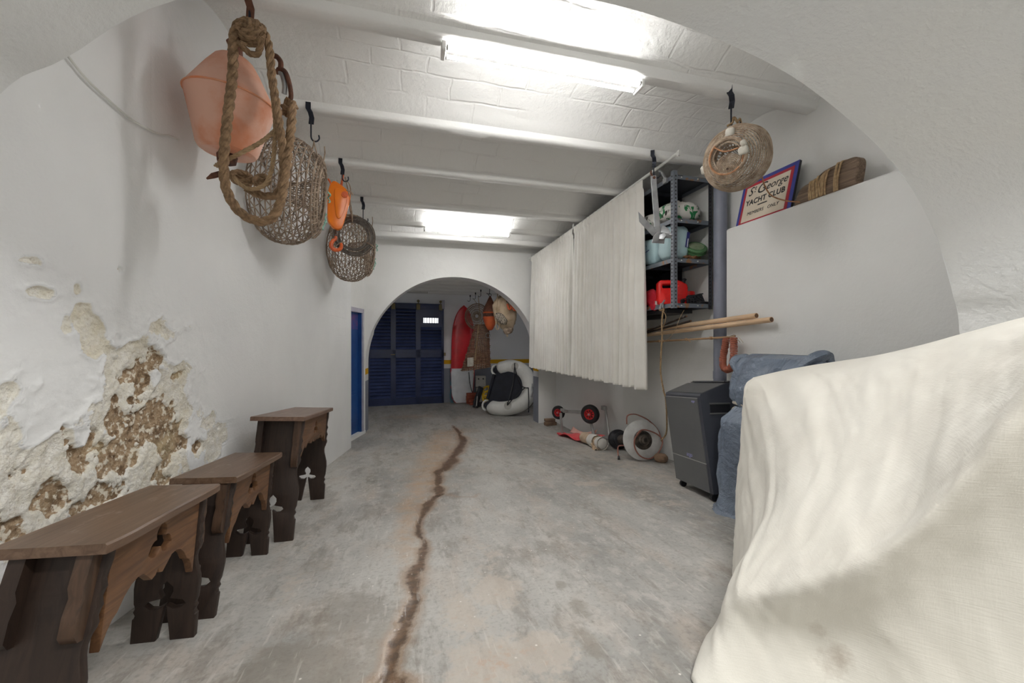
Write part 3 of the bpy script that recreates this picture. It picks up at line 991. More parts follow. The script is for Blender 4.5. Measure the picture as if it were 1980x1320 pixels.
# the ceiling lamp of the bay behind the camera, unseen, inferred from the top-lit dust sheet and arch
la = bpy.data.lights.new('lamp_of_the_bay_behind', 'AREA'); la.shape = 'RECTANGLE'; la.size = 1.3; la.size_y = 0.12; la.energy = 31.0; la.color = (1.0, 0.99, 0.97)
lo = bpy.data.objects.new('lamp_of_the_bay_behind', la); COL.objects.link(lo); lo.location = (0.9, -0.45, 3.3)

cam = bpy.data.cameras.new('camera'); co = bpy.data.objects.new('camera', cam); COL.objects.link(co)
cam.sensor_width = 36.0
cam.lens = 775.0 / 1980.0 * 36.0
cam.shift_y = 2.0 / 1980.0
cam.clip_start = 0.02
co.location = (0, 0, 1.56)
co.rotation_euler = (PI / 2, 0, -math.atan(208 / 775.0))
SC.camera = co
SC.view_settings.view_transform = 'Standard'
SC.view_settings.look = 'None'
SC.view_settings.gamma = 1.0
SC.view_settings.use_curve_mapping = False
SC.view_settings.exposure = 1.03
SC.cycles.use_denoising = True
SC.cycles.max_bounces = 8
SC.cycles.diffuse_bounces = 6
SC.cycles.sample_clamp_indirect = 6.0
# ------------------------------------------------------------------ carved benches along the left wall
def mirror(h):
    return h + [(-x, y) for x, y in reversed(h)]
def trefoil(cx, cy, r, n=9):
    # three round lobes, each drawn out to a soft point
    P = []
    lobes = ((math.radians(-12), .54, .50), (math.radians(90), .62, .52), (math.radians(192), .54, .50))
    N = 12 * n // 2
    for k in range(N):
        a = 2 * PI * k / N
        best = .2
        for a0, c, q in lobes:
            d = math.atan2(math.sin(a - a0), math.cos(a - a0))
            s2 = q * q - (c * math.sin(d)) ** 2
            if abs(d) < PI / 2 and s2 > 0:
                best = max(best, c * math.cos(d) + math.sqrt(s2) + .14 * max(0.0, 1 - abs(d) / .22))
        P.append((cx + r * best * math.cos(a), cy + r * best * math.sin(a)))
    return P
def leg_outline(w, H):
    h = w / 2
    e = [(1.0, .0), (1.0, .17), (.96, .175), (.92, .20), (.96, .215), (.985, .225), (.93, .245), (.95, .262), (.985, .28), (1.0, .32), (1.02, .38), (1.0, .43), (.93, .48), (.86, .53), (.84, .57), (.88, .61), (.95, .64), (.97, .66),
         (.92, .69), (.95, .72), (.98, .735), (.92, .77), (.95, .80), (.98, .815), (.92, .85), (.95, .89), (.98, .93), (.98, 1.0)]
    right = [(a * h, z * H) for a, z in e]
    zt = .27 * H
    r = .115 * H if H < .6 else .085 * H
    cut = [(.28 * h, 0.0), (.07 * h, zt - .25 * r), (.4 * r, zt - .42 * r), (.8 * r, zt - .38 * r), (1.12 * r, zt - .1 * r), (.95 * r, zt + .16 * r), (.55 * r, zt + .24 * r), (.28 * r, zt + .3 * r), (.42 * r, zt + .62 * r), (.38 * r, zt + .95 * r), (.0, zt + 1.35 * r)]
    out = right + [(-x, z) for x, z in reversed(right)]
    # feet cut: from left foot inner corner up round the trefoil and down to the right
    inner = [(-x, z) for x, z in cut] + list(reversed(cut))[1:]
    return out + inner
def bench(loc, L, W, H, label, seat, seatmat, rough_edge):
    t = thing('carved_bench', label, 'bench', loc, (TILT, math.radians(3.0), -math.radians(1.2)), 'carved wooden benches along the peeling wall')
    st = 0.026
    # seat: slightly worn plank edges
    ns = 24
    G = []
    m = MB()
    top, bot = [], []
    for k in range(ns + 1):
        y = -L / 2 + L * k / ns
        e1 = W / 2 + rough_edge * 0.010 * (fbm(np.array([y * 5, 3.1]), 3, 1) - 0.5) - rough_edge * 0.006 * (abs(2 * k / ns - 1) ** 6)
        e0 = -W / 2 + rough_edge * 0.006 * (fbm(np.array([y * 5, 9.1]), 3, 1) - 0.5)
        G.append([(e0, y, H - st), (e0, y, H - 0.004), (e0 + 0.004, y, H), ((e0 + e1) / 2, y, H - 0.001), (e1 - 0.005, y, H), (e1, y, H - 0.005), (e1, y, H - st), ((e0 + e1) / 2, y, H - st), (e0, y, H - st)])
    m.grid(G)
    for row, fl in ((G[0], 0), (G[-1], 1)):
        m.add(row[:-1], [tuple(range(8)) if fl else tuple(range(7, -1, -1))])
    part(m, 'seat', seatmat, t, world=False)
    lw = W - (0.055 if H < .65 else 0.035)
    ly = L / 2 - (0.065 if H < .65 else 0.09)
    Hl = H - st
    Rl = rotm(PI / 2, 0, 0)
    for s in (-1, 1):
        sp_a = s * math.radians((9.5 if s < 0 else 3.5) if H < .65 else 5.0)
        Rs = rotm(sp_a, 0, 0)
        piv = V(0, s * ly, Hl)
        m = MB(); m.plate(leg_outline(lw, Hl / math.cos(sp_a)), [], 0.028, piv + Rs @ V(0, 0, -Hl / math.cos(sp_a)), Rs @ Rl, bev=0.003)
        lg = part(m, 'leg', M_DARKW, t, world=False)
        for q in (-1, 1):
            # cleat on the outer face of the leg: an ogee-ended strip
            x = q * (lw / 2 - 0.03)
            yo = s * (ly + 0.014)
            hh = 0.40 * Hl
            prof = [(0, 0), (.034, 0), (.040, -.40 * hh), (.028, -.52 * hh), (.036, -.70 * hh), (.034, -.92 * hh), (.018, -hh), (0, -hh)]
            P = [(s * (0.014 + a), z) for a, z in prof]
            m = MB(); m.prism(P, 0.034, piv + V(x, 0, 0), Rs @ np.array([[0, 0, 1], [1, 0, 0], [0, 1, 0]]))
            part(m, 'cleat', M_DARKW if q < 0 else M_MIDW, lg, world=False, angle=50)
    a = ly - 0.016
    for q in (-1, 1):
        d = Hl
        k = 1.0 if H < .65 else 0.9
        half = [(0, -.30 * d), (.05 * a, -.335 * d), (.12 * a, -.345 * d), (.22 * a, -.31 * d), (.32 * a, -.275 * d), (.44 * a, -.27 * d), (.56 * a, -.285 * d), (.68 * a, -.325 * d), (.78 * a, -.38 * d), (.86 * a, -.40 * d), (.93 * a, -.44 * d), (1.0 * a, -.50 * d)]
        if H > .65:
            half = [(0, -.25 * d), (.06 * a, -.285 * d), (.2 * a, -.26 * d), (.28 * a, -.285 * d), (.38 * a, -.275 * d), (.46 * a, -.245 * d), (.58 * a, -.26 * d), (.68 * a, -.30 * d), (.78 * a, -.27 * d), (.88 * a, -.31 * d), (1.0 * a, -.36 * d)]
        bot = [(x * 1.0, z * k) for x, z in half]
        out = [(-a, 0), ] + [(-x, z) for x, z in reversed(bot)] + bot[1:] + [(a, 0)]
        r = (.105 if H < .65 else .075) * d
        m = MB(); m.plate(out, [trefoil(0, (-.165 if H < .65 else -.14) * d, r)], 0.024, (q * (lw / 2 - 0.022), 0, Hl), np.array([[0, 0, 1], [1, 0, 0], [0, 1, 0]]), bev=0.002)
        part(m, 'apron', M_WARMW, t, world=False)
    return t
def on_floor(x, y, dz=0.0):
    return (x, y, fz(y) + dz)
bench(on_floor(-0.868, 1.50), 0.62, 0.25, 0.555, 'lowest carved brown bench in front, its seat worn and chipped along the edge', 0, M_SEAT, 1.0)
bench(on_floor(-0.842, 2.235), 0.63, 0.25, 0.555, 'middle carved bench, scuffed grey seat, between the front bench and the tall one', 0, M_SEAT, 0.6)
bench(on_floor(-0.78, 3.14), 0.95, 0.30, 0.745, 'tallest carved bench with smooth brown seat, next to the blue door', 0, M_SEAT2, 0.2)

# ------------------------------------------------------------------ hooks on the beams
def beam_hook(loc, drop, label, turn=0.0, rusty=False, bent=True):
    """black steel strap screwed to the beam side, a rod and an open hook below"""
    x, y, z = loc
    t = thing('ceiling_hook', label, 'hook', (x, y, z), group='black iron hooks along the beams')
    R = rotm(0, 0, turn)
    m = MB()
    pts = [(0, -0.056, 0.045), (0, -0.058, 0.0), (0.012, -0.050, -0.02), (0.016, -0.02, -0.045), (0.01, -0.01, -0.085)]
    Wd = 0.034
    G = []
    for p in pts:
        G.append([V(x, y, z) + R @ V(p[0] - Wd / 2, p[1], p[2]), V(x, y, z) + R @ V(p[0] + Wd / 2, p[1], p[2])])
    G2 = [[q + R @ V(0, 0.006, -0.003) for q in row] for row in G]
    m.grid(G); m.grid(G2, flip=True)
    n = len(G)
    for k in range(2):
        m.grid([[G[i][k], G2[i][k]] for i in range(n)], flip=bool(k))
    m.add([G[0][0], G[0][1], G2[0][1], G2[0][0]], [(0, 1, 2, 3)]); m.add([G[-1][0], G[-1][1], G2[-1][1], G2[-1][0]], [(3, 2, 1, 0)])
    part(m, 'strap', M_RUST if rusty else M_IRON, t, smooth=False)
    m = MB()
    b = V(x, y, z) + R @ V(0.01, -0.012, -0.05)
    zb = -drop
    path = [b, b + V(0, 0, zb + 0.05 + 0.04), b + R @ V(0.002, 0, zb + 0.05), b + R @ V(0.018, 0, zb + 0.028), b + R @ V(0.04, 0, zb + 0.03), b + R @ V(0.055, 0, zb + 0.05), b + R @ V(0.052, 0, zb + 0.075)]
    m.tube(catmull(path, 6), 0.0055, 8)
    part(m, 'hook_rod', M_IRON, t)
    return t
beam_hook((-0.742, 2.24, ZB), 0.20, 'rusty strap hook on the first beam carrying the orange buoy', rusty=True)
beam_hook((-0.667, 3.21, ZB), 0.19, 'black hook on the second beam carrying the large wire fish trap')
beam_hook((-0.579, 4.095, ZB), 0.13, 'black hook on the third beam carrying the orange hoist')
beam_hook((-0.487, 5.10, ZB), 0.22, 'black hook on the fourth beam carrying the far wire fish trap')
beam_hook((2.145, 2.26, ZB), 0.20, 'black hook over the ledge carrying the round woven basket', turn=-0.75)
beam_hook((2.18, 3.19, ZB), 0.17, 'black hook by the curtain rod carrying the grey anchor', turn=-0.6)

# ------------------------------------------------------------------ buoy, rope and shackle
BX, BY, BZ = -0.838, 2.30, 2.735
t = thing('mooring_buoy', 'faded orange double cone buoy hanging from the first beam in a rope loop', 'buoy', (BX, BY, BZ - 0.25))
prof = [(0.0, -.232), (.105, -.232), (.122, -.222), (.132, -.205), (.150, -.13), (.182, -.01), (.190, .022), (.1925, .03), (.190, .038), (.180, .058), (.115, .175), (.085, .222), (.07, .235), (.055, .24), (0, .242)]
Rb = rotm(math.radians(3), math.radians(5), 0)
m = MB(); m.lathe(prof, (BX, BY, BZ), Rb, 48); part(m, 'body', M_BUOY, t, angle=25)
m = MB(); m.tube([V(BX, BY, BZ) + Rb @ V(.1935 * math.cos(a), .1935 * math.sin(a), .03) for a in np.linspace(0, 2 * PI, 49)[:-1]], 0.0045, 6, closed=True); part(m, 'seam', M_SEAM, t, 'orange rib round the widest part')
m = MB(); m.lathe([(.05, .235), (.035, .25), (.03, .29), (.04, .31), (.03, .325), (0, .328)], (BX, BY, BZ), Rb, 20); part(m, 'neck', M_RUSTBUOY, t)
m = MB(); m.lathe([(.03, -.225), (.045, -.24), (.04, -.275), (.02, -.285), (0, -.285)], (BX, BY, BZ), Rb, 16); part(m, 'lower_eye', M_RUST, t)

t = thing('mooring_rope', 'thick twisted hemp rope looped over the hook and round the orange buoy', 'rope', (-0.70, 2.1, 2.95))
k = [(-0.655, 2.12, 3.03), (-0.70, 2.09, 3.03), (-0.735, 2.06, 2.95), (-0.743, 2.055, 2.747), (-0.764, 2.05, 2.512), (-0.778, 2.06, 2.372), (-0.768, 2.06, 2.246), (-0.719, 2.06, 2.151), (-0.641, 2.06, 2.111), (-0.584, 2.07, 2.139), (-0.554, 2.09, 2.244), (-0.539, 2.12, 2.424), (-0.53, 2.16, 2.626), (-0.535, 2.18, 2.74)]
m = MB(); m.rope(catmull([V(*p) for p in k], 10), 0.021, n=7); part(m, 'main_loop', M_ROPE, t)
k = [(-0.69, 2.10, 3.03), (-0.655, 2.11, 3.04), (-0.625, 2.10, 2.99), (-0.605, 2.09, 2.914), (-0.594, 2.09, 2.785), (-0.575, 2.10, 2.644), (-0.556, 2.12, 2.455), (-0.562, 2.14, 2.334), (-0.60, 2.16, 2.27), (-0.68, 2.19, 2.275), (-0.74, 2.21, 2.31)]
m = MB(); m.rope(catmull([V(*p) for p in k], 10), 0.019, n=7); part(m, 'second_strand', M_ROPE, t)
k = [(-0.615, 2.15, 2.86), (-0.605, 2.14, 2.72), (-0.595, 2.14, 2.60), (-0.602, 2.13, 2.418), (-0.622, 2.12, 2.319), (-0.659, 2.11, 2.279), (-0.702, 2.11, 2.273), (-0.744, 2.12, 2.302), (-0.765, 2.13, 2.328)]
m = MB(); m.rope(catmull([V(*p) for p in k], 10), 0.010, n=6); part(m, 'thin_strand', M_ROPE2, t)
k = [(-0.585, 2.16, 2.60), (-0.64, 2.11, 2.50), (-0.72, 2.08, 2.42), (-0.80, 2.10, 2.38), (-0.84, 2.14, 2.375)]
m = MB(); m.rope(catmull([V(*p) for p in k], 10), 0.010, n=6); part(m, 'crossing_strand', M_ROPE2, t)
# ball knot: turns spiralling on the face
m = MB()
c = V(-0.672, 2.075, 2.965)
Rk = rotm(math.radians(78), 0, math.radians(-20))
for r, zz in ((0.05, 0.0), (0.043, 0.022), (0.027, 0.036)):
    m.rope([c + Rk @ V(r * math.cos(a), r * math.sin(a), zz) for a in np.linspace(0, 2 * PI, 30)], 0.0155, n=6)
m.ball(c + Rk @ V(0, 0, 0.036), (0.016, 0.016, 0.016)); m.ball(c, (0.05, 0.045, 0.05))
for a0 in (0.4, 2.2, 4.0):
    m.rope([c + V(0.052 * math.cos(a0 + s) * 1.0, -0.02 + 0.03 * math.sin(s * 2), -0.035 + 0.05 * math.sin(a0 + s)) for s in np.linspace(0, 2.2, 14)], 0.014, n=6)
part(m, 'ball_knot', M_ROPE, t)
m = MB()
c = V(-0.745, 2.17, 2.34)
for a0 in (0, 1.1):
    m.rope([c + V(0.035 * math.cos(a), 0.03 * math.sin(a + a0), 0.03 * math.sin(a)) for a in np.linspace(0, 2 * PI, 22)], 0.014, n=6)
m.rope([c + V(0.09 + 0.028 * math.cos(a), -0.02 + 0.02 * math.sin(a), -0.01 + 0.03 * math.sin(a)) for a in np.linspace(0, 2 * PI, 20)], 0.013, n=6)
m.rope([c + V(-0.03, 0, 0), c + V(0.03, 0, -0.005), c + V(0.10, -0.02, -0.01)], 0.014, n=6)
part(m, 'lower_knot', M_ROPE, t)
m = MB(); m.tube([(-0.885, 2.16, 2.318), (-0.86, 2.16, 2.335), (-0.80, 2.17, 2.365)], [0.004, 0.013, 0.014], 8); part(m, 'pointed_toggle', M_RUST, t)
m = MB()
for (p, q) in (((-0.55, 2.19, 2.76), (-0.57, 2.2, 2.68)), ((-0.53, 2.2, 2.74), (-0.545, 2.2, 2.64))):
    m.rope([V(*p), V(*q)], 0.017, n=6)
m.rope([V(-0.575, 2.19, 2.72), V(-0.555, 2.17, 2.70), V(-0.53, 2.18, 2.71), V(-0.52, 2.2, 2.73)], 0.014, n=6)
part(m, 'splice', M_ROPE, t)
t = thing('shackle', 'rusty bow shackle with pale worn ring tied into the hemp rope', 'shackle', (-0.575, 2.2, 2.86))
m = MB(); m.tube(catmull([V(-0.62, 2.2, 2.965), V(-0.60, 2.19, 2.955), V(-0.585, 2.19, 2.93), V(-0.592, 2.2, 2.90), V(-0.61, 2.2, 2.885)], 8), 0.012, 10); part(m, 'upper_link', M_RUST, t)
m = MB(); m.tube(catmull([V(-0.60, 2.2, 2.90), V(-0.565, 2.18, 2.885), V(-0.545, 2.18, 2.83), V(-0.54, 2.19, 2.77), V(-0.56, 2.2, 2.74)], 8), 0.011, 10); part(m, 'bow', M_RUST, t)
m = MB(); m.tube(catmull([V(-0.60, 2.21, 2.895), V(-0.578, 2.19, 2.87), V(-0.567, 2.19, 2.82), V(-0.572, 2.2, 2.785)], 8), 0.012, 10); part(m, 'worn_ring', M_GALV, t, 'pale worn steel ring')

# ------------------------------------------------------------------ wire fish traps
def fish_trap(c, label, R0, seed, hk, scale=1.0):
    t = thing('fish_trap', label, 'fish trap', c, group='wire fish traps hanging by the left wall')
    rr = np.random.RandomState(seed)
    def prof(x):
        # x along the axis, -.24 (blunt back) to .20 (mouth rim)
        u = (x + 0.02) / 0.255
        return 0.385 * max(0.0, 1 - abs(u) ** 2.5) ** 0.5
    def pt(x, a, r=None):
        r = prof(x) if r is None else r
        return R0 @ (V(x, r * math.sin(a), r * math.cos(a)) * scale)
    xs = list(np.linspace(-0.258, 0.215, 14))
    hoops = MB()
    for x in xs:
        if prof(x) > 0.06:
            hoops.tube([pt(x + 0.003 * math.sin(3 * a + x * 40), a) for a in np.linspace(0, 2 * PI, 41)[:-1]], 0.0050 * scale, 5, closed=True)
    part(hoops, 'hoop_canes', M_WICKER, t, world=False)
    lat = MB()
    N = 26
    jit = rr.uniform(-0.05, 0.05, (len(xs), N))
    for i in range(len(xs) - 1):
        for k in range(N):
            a0 = 2 * PI * (k + (0.5 if i % 2 else 0)) / N
            p = pt(xs[i], a0 + jit[i, k])
            for s in (-0.5, 0.5):
                kk = int(round(k + s + (0.5 if i % 2 else 0) - (0.0 if i % 2 else 0.5))) % N
                a1 = a0 + 2 * PI * s / N
                q = pt(xs[i + 1], a1)
                lat.tube([p, q], 0.0038 * scale, 4, cap=False)
    part(lat, 'lattice', M_WICKER, t, world=False)
    # mouth: rim ring, inward funnel and net cords
    m = MB()
    for rad, x, w in ((0.27, 0.20, 0.008), (0.225, 0.212, 0.008), (0.15, 0.19, 0.006), (0.30, 0.185, 0.006)):
        m.tube([pt(x, a, rad) for a in np.linspace(0, 2 * PI, 41)[:-1]], w * scale, 6, closed=True)
    for k in range(28):
        a = 2 * PI * k / 28
        m.tube([pt(0.185, a, 0.30), pt(0.21, a + 0.06, 0.225), pt(0.19, a + 0.1, 0.15), pt(0.10, a + 0.2, 0.09), pt(-0.04, a + 0.3, 0.065)], 0.003 * scale, 4)
    for rad, x in ((0.12, 0.15), (0.09, 0.09), (0.075, 0.03), (0.065, -0.04)):
        m.tube([pt(x, a, rad) for a in np.linspace(0, 2 * PI, 25)[:-1]], 0.004 * scale, 5, closed=True)
    part(m, 'funnel', M_WICKER, t, world=False)
    # rim scallops along the outline
    m = MB()
    for k in range(26):
        a = 2 * PI * k / 26
        m.tube(catmull([pt(0.17, a - 0.12, 0.31), pt(0.205, a - .06, 0.275), pt(0.215, a, 0.245), pt(0.205, a + .06, 0.275), pt(0.17, a + 0.12, 0.31)], 3), 0.004 * scale, 5)
    part(m, 'rim_binding', M_WICKER, t, world=False)
    for a0, a1, x in ((1.0, 1.35, 0.21), (1.75, 2.3, 0.2)):
        m = MB(); m.tube([pt(x + 0.02 + 0.01 * math.sin(a * 30), a, 0.26 + 0.02 * math.sin(a * 17)) for a in np.linspace(a0, a1, 9)], 0.007 * scale, 6)
        part(m, 'net_tie', M_GREENTIE, t, 'pale green cord tie', world=False)
    m = MB()
    m.tube([pt(-0.14, 1.9, 0.2), pt(-0.02, 1.55, 0.37), pt(0.1, 1.5, 0.355), pt(0.2, 1.75, 0.26)], 0.005 * scale, 6); part(m, 'cord', M_WICKER2, t, world=False)
    m = MB(); m.tube([pt(0.19, 0.1, 0.3), pt(0.195, 0.05, 0.36), pt(0.19, -0.02, 0.40)], 0.005 * scale, 6)
    part(m, 'cord', M_WICKER2, t, world=False)
    m = MB(); m.tube(catmull([V(*hk) - V(*c), (V(*hk) - V(*c)) * .5 + pt(.10, 0.0) * .5 + V(.01, 0, .01), pt(.10, 0.0), pt(.02, .05)], 5), 0.0055, 6); m.tube([V(*hk) - V(*c) + V(0, 0, 0), pt(.16, -.2)], 0.004, 5); part(m, 'hanging_cord', M_WICKER2, t, world=False)
    return t
fish_trap((-0.79, 3.20, 2.64), 'large near wire fish trap hanging behind the orange buoy', rotm(0, math.radians(6), math.radians(4)), 3, (-0.640, 3.198, 3.035), 0.96)
fish_trap((-0.585, 5.05, 2.665), 'smaller looking far wire fish trap hanging behind the coiled cable', rotm(0, math.radians(4), math.radians(-4)), 5, (-0.460, 5.088, 3.008))

# ------------------------------------------------------------------ hoist with its cable
t = thing('cable_hoist', 'orange metal hand hoist hanging from the third beam in front of the far fish trap', 'hoist', (-0.60, 4.1, 2.62))
R90 = np.array([[1, 0, 0], [0, 0, -1], [0, 1, 0]])
def ringpoly(P, d):
    P = [V(*p) for p in P]
    c = sum(P) / len(P)
    return [tuple(p + (p - c) / np.linalg.norm(p - c) * d) for p in P]
ol = [tuple(p) for p in catmull([V(-0.682, 2.98), V(-0.66, 3.045), V(-0.635, 3.062), V(-0.56, 3.02), V(-0.522, 2.985), V(-0.512, 2.94), V(-0.535, 2.83), V(-0.575, 2.68), V(-0.595, 2.645), V(-0.63, 2.64), V(-0.668, 2.675), V(-0.688, 2.72), V(-0.69, 2.85)], 5, True)]
Rh = rotm(0, 0, math.radians(14))
hc = V(-0.60, 4.1, 0)
def hp(x, y, z):
    return hc + Rh @ V(x + 0.60, y, z)
m = MB()
P3 = [(x + 0.60, z) for x, z in ol]
m.plate(P3, [], 0.075, hc, Rh @ R90, bev=0.012)
part(m, 'housing', M_ORANGE, t)
m = MB()
P4 = [tuple(p) for p in catmull([V(-0.04, 2.98), V(0.0, 3.0), V(0.055, 2.975), V(0.065, 2.93), V(0.035, 2.80), V(0.0, 2.73), V(-0.025, 2.75), V(-0.035, 2.85)], 5, True)]
m.plate(P4, [], 0.016, hc + Rh @ V(0, -0.042, 0), Rh @ R90, bev=0.004)
part(m, 'cover_plate', M_ORANGE, t)
m = MB(); m.tube([hp(-0.556, -0.03, 2.953), hp(-0.556, -0.064, 2.953)], 0.028, 18); m.tube([hp(-0.556, -0.06, 2.953), hp(-0.556, -0.07, 2.953)], 0.016, 14)
part(m, 'pivot_boss', M_ORANGE2, t)
m = MB(); m.tube(catmull([hp(-0.585, 0, 3.0), hp(-0.575, 0, 3.08), hp(-0.565, 0, 3.14), hp(-0.56, 0, 3.165)], 5), [0.02] * 5 + [0.018] * 5 + [0.014] * 6, 10, flat=0.55)
part(m, 'top_lug', M_ORANGE2, t)
m = MB(); m.tube([hp(-0.665, 0, 3.04), hp(-0.68, 0, 3.075), hp(-0.695, 0, 3.095)], 0.008, 8); part(m, 'release_lever', M_ORANGE2, t)
m = MB()
for k in range(3):
    z = 2.635 - k * 0.028
    R_ = rotm(0, 0, PI / 2 * (k % 2))
    m.tube([hp(-0.628, 0, z) + R_ @ V(0.009 * math.cos(a), 0, 0.018 * math.sin(a)) for a in np.linspace(0, 2 * PI, 15)[:-1]], 0.004, 6, closed=True)
part(m, 'chain', M_RUST, t)
m = MB()
hk = [V(-0.628, 0, 2.565), V(-0.63, 0, 2.54), V(-0.655, 0, 2.515), V(-0.668, 0, 2.48), V(-0.655, 0, 2.445), V(-0.62, 0, 2.435), V(-0.588, 0, 2.452), V(-0.578, 0, 2.485), V(-0.585, 0, 2.505)]
hh = catmull([hp(*p) for p in hk], 6)
m.tube(hh, [0.012 + 0.007 * math.sin(PI * i / len(hh)) for i in range(len(hh))], 10)
part(m, 'load_hook', M_ORANGE2, t)

t = thing('steel_cable_coil', 'grey coil of steel cable hung by a cord beside the orange hoist', 'cable', (-0.47, 4.13, 2.6))
m = MB()
rr = np.random.RandomState(2)
for k in range(11):
    r = 0.128 + 0.0062 * k + rr.uniform(-.003, .003)
    yy = 4.20 + rr.uniform(-.022, .022)
    cx, cz = -0.478 + rr.uniform(-.006, .006), 2.605 + rr.uniform(-.006, .006)
    m.tube([(cx + r * math.cos(a), yy + 0.01 * math.sin(2 * a + k), cz + r * math.sin(a)) for a in np.linspace(0, 2 * PI, 49)[:-1]], 0.0052, 6, closed=True)
part(m, 'turns', M_STEEL, t)
for a in (math.radians(95), math.radians(-28), math.radians(215)):
    m = MB(); m.tube([(-0.478 + r * math.cos(a), 4.20 + dy, 2.605 + r * math.sin(a)) for r, dy in ((0.115, 0), (0.14, -.035), (0.18, -.035), (0.205, 0), (0.18, .035), (0.14, .035))], 0.006, 6, closed=True)
    part(m, 'binding', M_WICKER2, t)
m = MB()
m.tube(catmull([V(-0.545, 4.09, 3.13), V(-0.52, 4.08, 3.02), V(-0.50, 4.10, 2.90), V(-0.488, 4.13, 2.80), V(-0.49, 4.19, 2.74)], 6), 0.006, 6)
m.tube(catmull([V(-0.545, 4.10, 3.12), V(-0.505, 4.09, 3.06), V(-0.495, 4.10, 2.98), V(-0.51, 4.11, 2.88), V(-0.485, 4.19, 2.74)], 6), 0.005, 6)
m.tube(catmull([V(-0.55, 4.09, 3.0), V(-0.515, 4.08, 3.0), V(-0.49, 4.09, 2.99), V(-0.475, 4.10, 2.97)], 5), 0.007, 6)
part(m, 'hanging_cord', M_WICKER2, t)

# cable on the left wall
pts = [(1.70, 2.56), (1.725, 2.539), (1.796, 2.51), (1.886, 2.494), (2.016, 2.482), (2.169, 2.505), (2.238, 2.533), (2.313, 2.549)]
m = MB(); m.tube(catmull([V(lx(y) + 0.012, y, z) for y, z in pts], 8), 0.0045, 6)
solo(m, 'wall_cable', M_RODW, 'thin white cable sagging on the wall high above the peeling plaster', 'cable', (lx(2.0), 2.0, 2.49))
# ------------------------------------------------------------------ curtain and rod
XC = 2.33
t = thing('curtain_rod', 'white curtain rod running under the beams in front of the shelving', 'curtain rod', (XC, 5.0, 3.19))
m = MB(); m.tube([(XC, 3.02, 3.232), (XC, 3.3, 3.222), (XC, 5.2, 3.19), (XC, 7.28, 3.165)], 0.014, 10); part(m, 'pole', M_RODW, t)
for y in (3.03, 5.3, 7.26):
    m = MB(); m.box((XC + 0.0, y, 3.225), (0.02, 0.03, 0.05), bev=0.003); part(m, 'bracket', M_RODW, t)
m = MB(); m.tube([(XC, 7.26, 3.165), (XC - 0.0, 7.33, 3.165)], 0.028, 12); part(m, 'end_knob', M_RODW, t)
def curtain(y0, y1, z0, z1, seed, label, flare):
    rr = np.random.RandomState(seed)
    n = int((y1 - y0) * 150)
    ys = np.linspace(0, 1, n)
    ph = np.cumsum(1 + 0.55 * (fbm(np.stack([ys * 14, ys * 0 + seed], -1), 3, seed) - 0.5) * 2)
    ph = ph / ph[-1] * 2 * PI * (y1 - y0) * 9.5
    zs = np.r_[np.linspace(z1, z1 - 0.12, 7), np.linspace(z1 - 0.16, z0 + 0.13, 26), np.linspace(z0 + 0.12, z0, 5)]
    G = []
    for z in zs:
        f = (z1 - z) / (z1 - z0)
        amp = 0.007 + 0.040 * min(1, f * 1.8) * (0.8 + 0.2 * f)
        q = fbm(np.stack([ys * 10, np.full(n, f * 0.9)], -1), 3, seed + 4) - 0.5
        dx = amp * (np.sin(ph + 2.0 * q * f) + 0.35 * np.sin(2.1 * ph + 1 + 3 * q)) + 0.05 * q * f - 0.012 * (1 if f < 0.045 else 0)
        sag = 0.012 * np.sin(ph * 0.5 + seed) * f
        yy = y0 + (y1 - y0) * ys
        yy = yy + flare[0] * f * (1 - ys) + flare[1] * f * ys + amp * 0.4 * np.cos(ph)
        slope = -0.03 * (yy - 3.2) / 4 * (1 - f)
        G.append([(XC + float(dx[i]) + 0.0, float(yy[i]), z + slope[i] + float(sag[i]) * 0.6) for i in range(n)])
    m = MB().grid(G)
    return m, G
def make_curtain(name_y, label, seed, flare):
    y0, y1 = name_y
    t = thing('curtain', label, 'curtain', (XC, (y0 + y1) / 2, 1.09), group='pair of curtains hiding the shelving')
    m, G = curtain(y0, y1, 1.09, 3.205, seed, label, flare)
    o = part(m, 'cloth', M_CURTAIN, t, angle=180)
    md = o.modifiers.new('thick', 'SOLIDIFY'); md.thickness = 0.003
    # header tape with gathers, hem band
    rows = G[:6]
    m = MB().grid([[(p[0] - 0.006, p[1], p[2] + 0.0) for p in r] for r in rows[1:5]]); o2 = part(m, 'heading_tape', M_CURTAIN, t, angle=180)
    m = MB().grid([[(p[0] - 0.004, p[1], p[2]) for p in r] for r in G[-5:]]); o3 = part(m, 'hem', M_CURTAIN, t, angle=180)
make_curtain((3.56, 5.24), 'wide white curtain panel hanging next to the open shelves', 3, (-0.06, 0.02))
make_curtain((5.31, 7.20), 'white curtain panel next to the arched far wall', 8, (-0.03, 0.06))

# ------------------------------------------------------------------ slotted steel shelving
SX0, SX1, SY0, SY1 = 2.41, 2.835, 3.20, 5.10
SZ = (3.12, 2.715, 2.345, 1.925)
t = thing('shelving_unit', 'grey slotted steel shelving with four shelves mounted high behind the curtain', 'shelves', (2.62, 4.1, 1.9))
def angle_post(x, y, sx, sy, mat):
    m = MB()
    m.box((x + sx * 0.02, y, (1.88 + 3.16) / 2), (0.04, 0.003, 3.16 - 1.88)); m.box((x, y + sy * 0.02, (1.88 + 3.16) / 2), (0.003, 0.04, 3.16 - 1.88))
    h = m.mark()
    for k in range(36):
        z = 1.90 + k * 0.0345
        h.box((x + sx * 0.022, y - sy * 0.0022, z), (0.011, 0.0016, 0.013)); h.box((x - sx * 0.0022, y + sy * 0.022, z), (0.0016, 0.011, 0.013))
    part(m, 'post', [mat, M_HOLE], t, smooth=False)
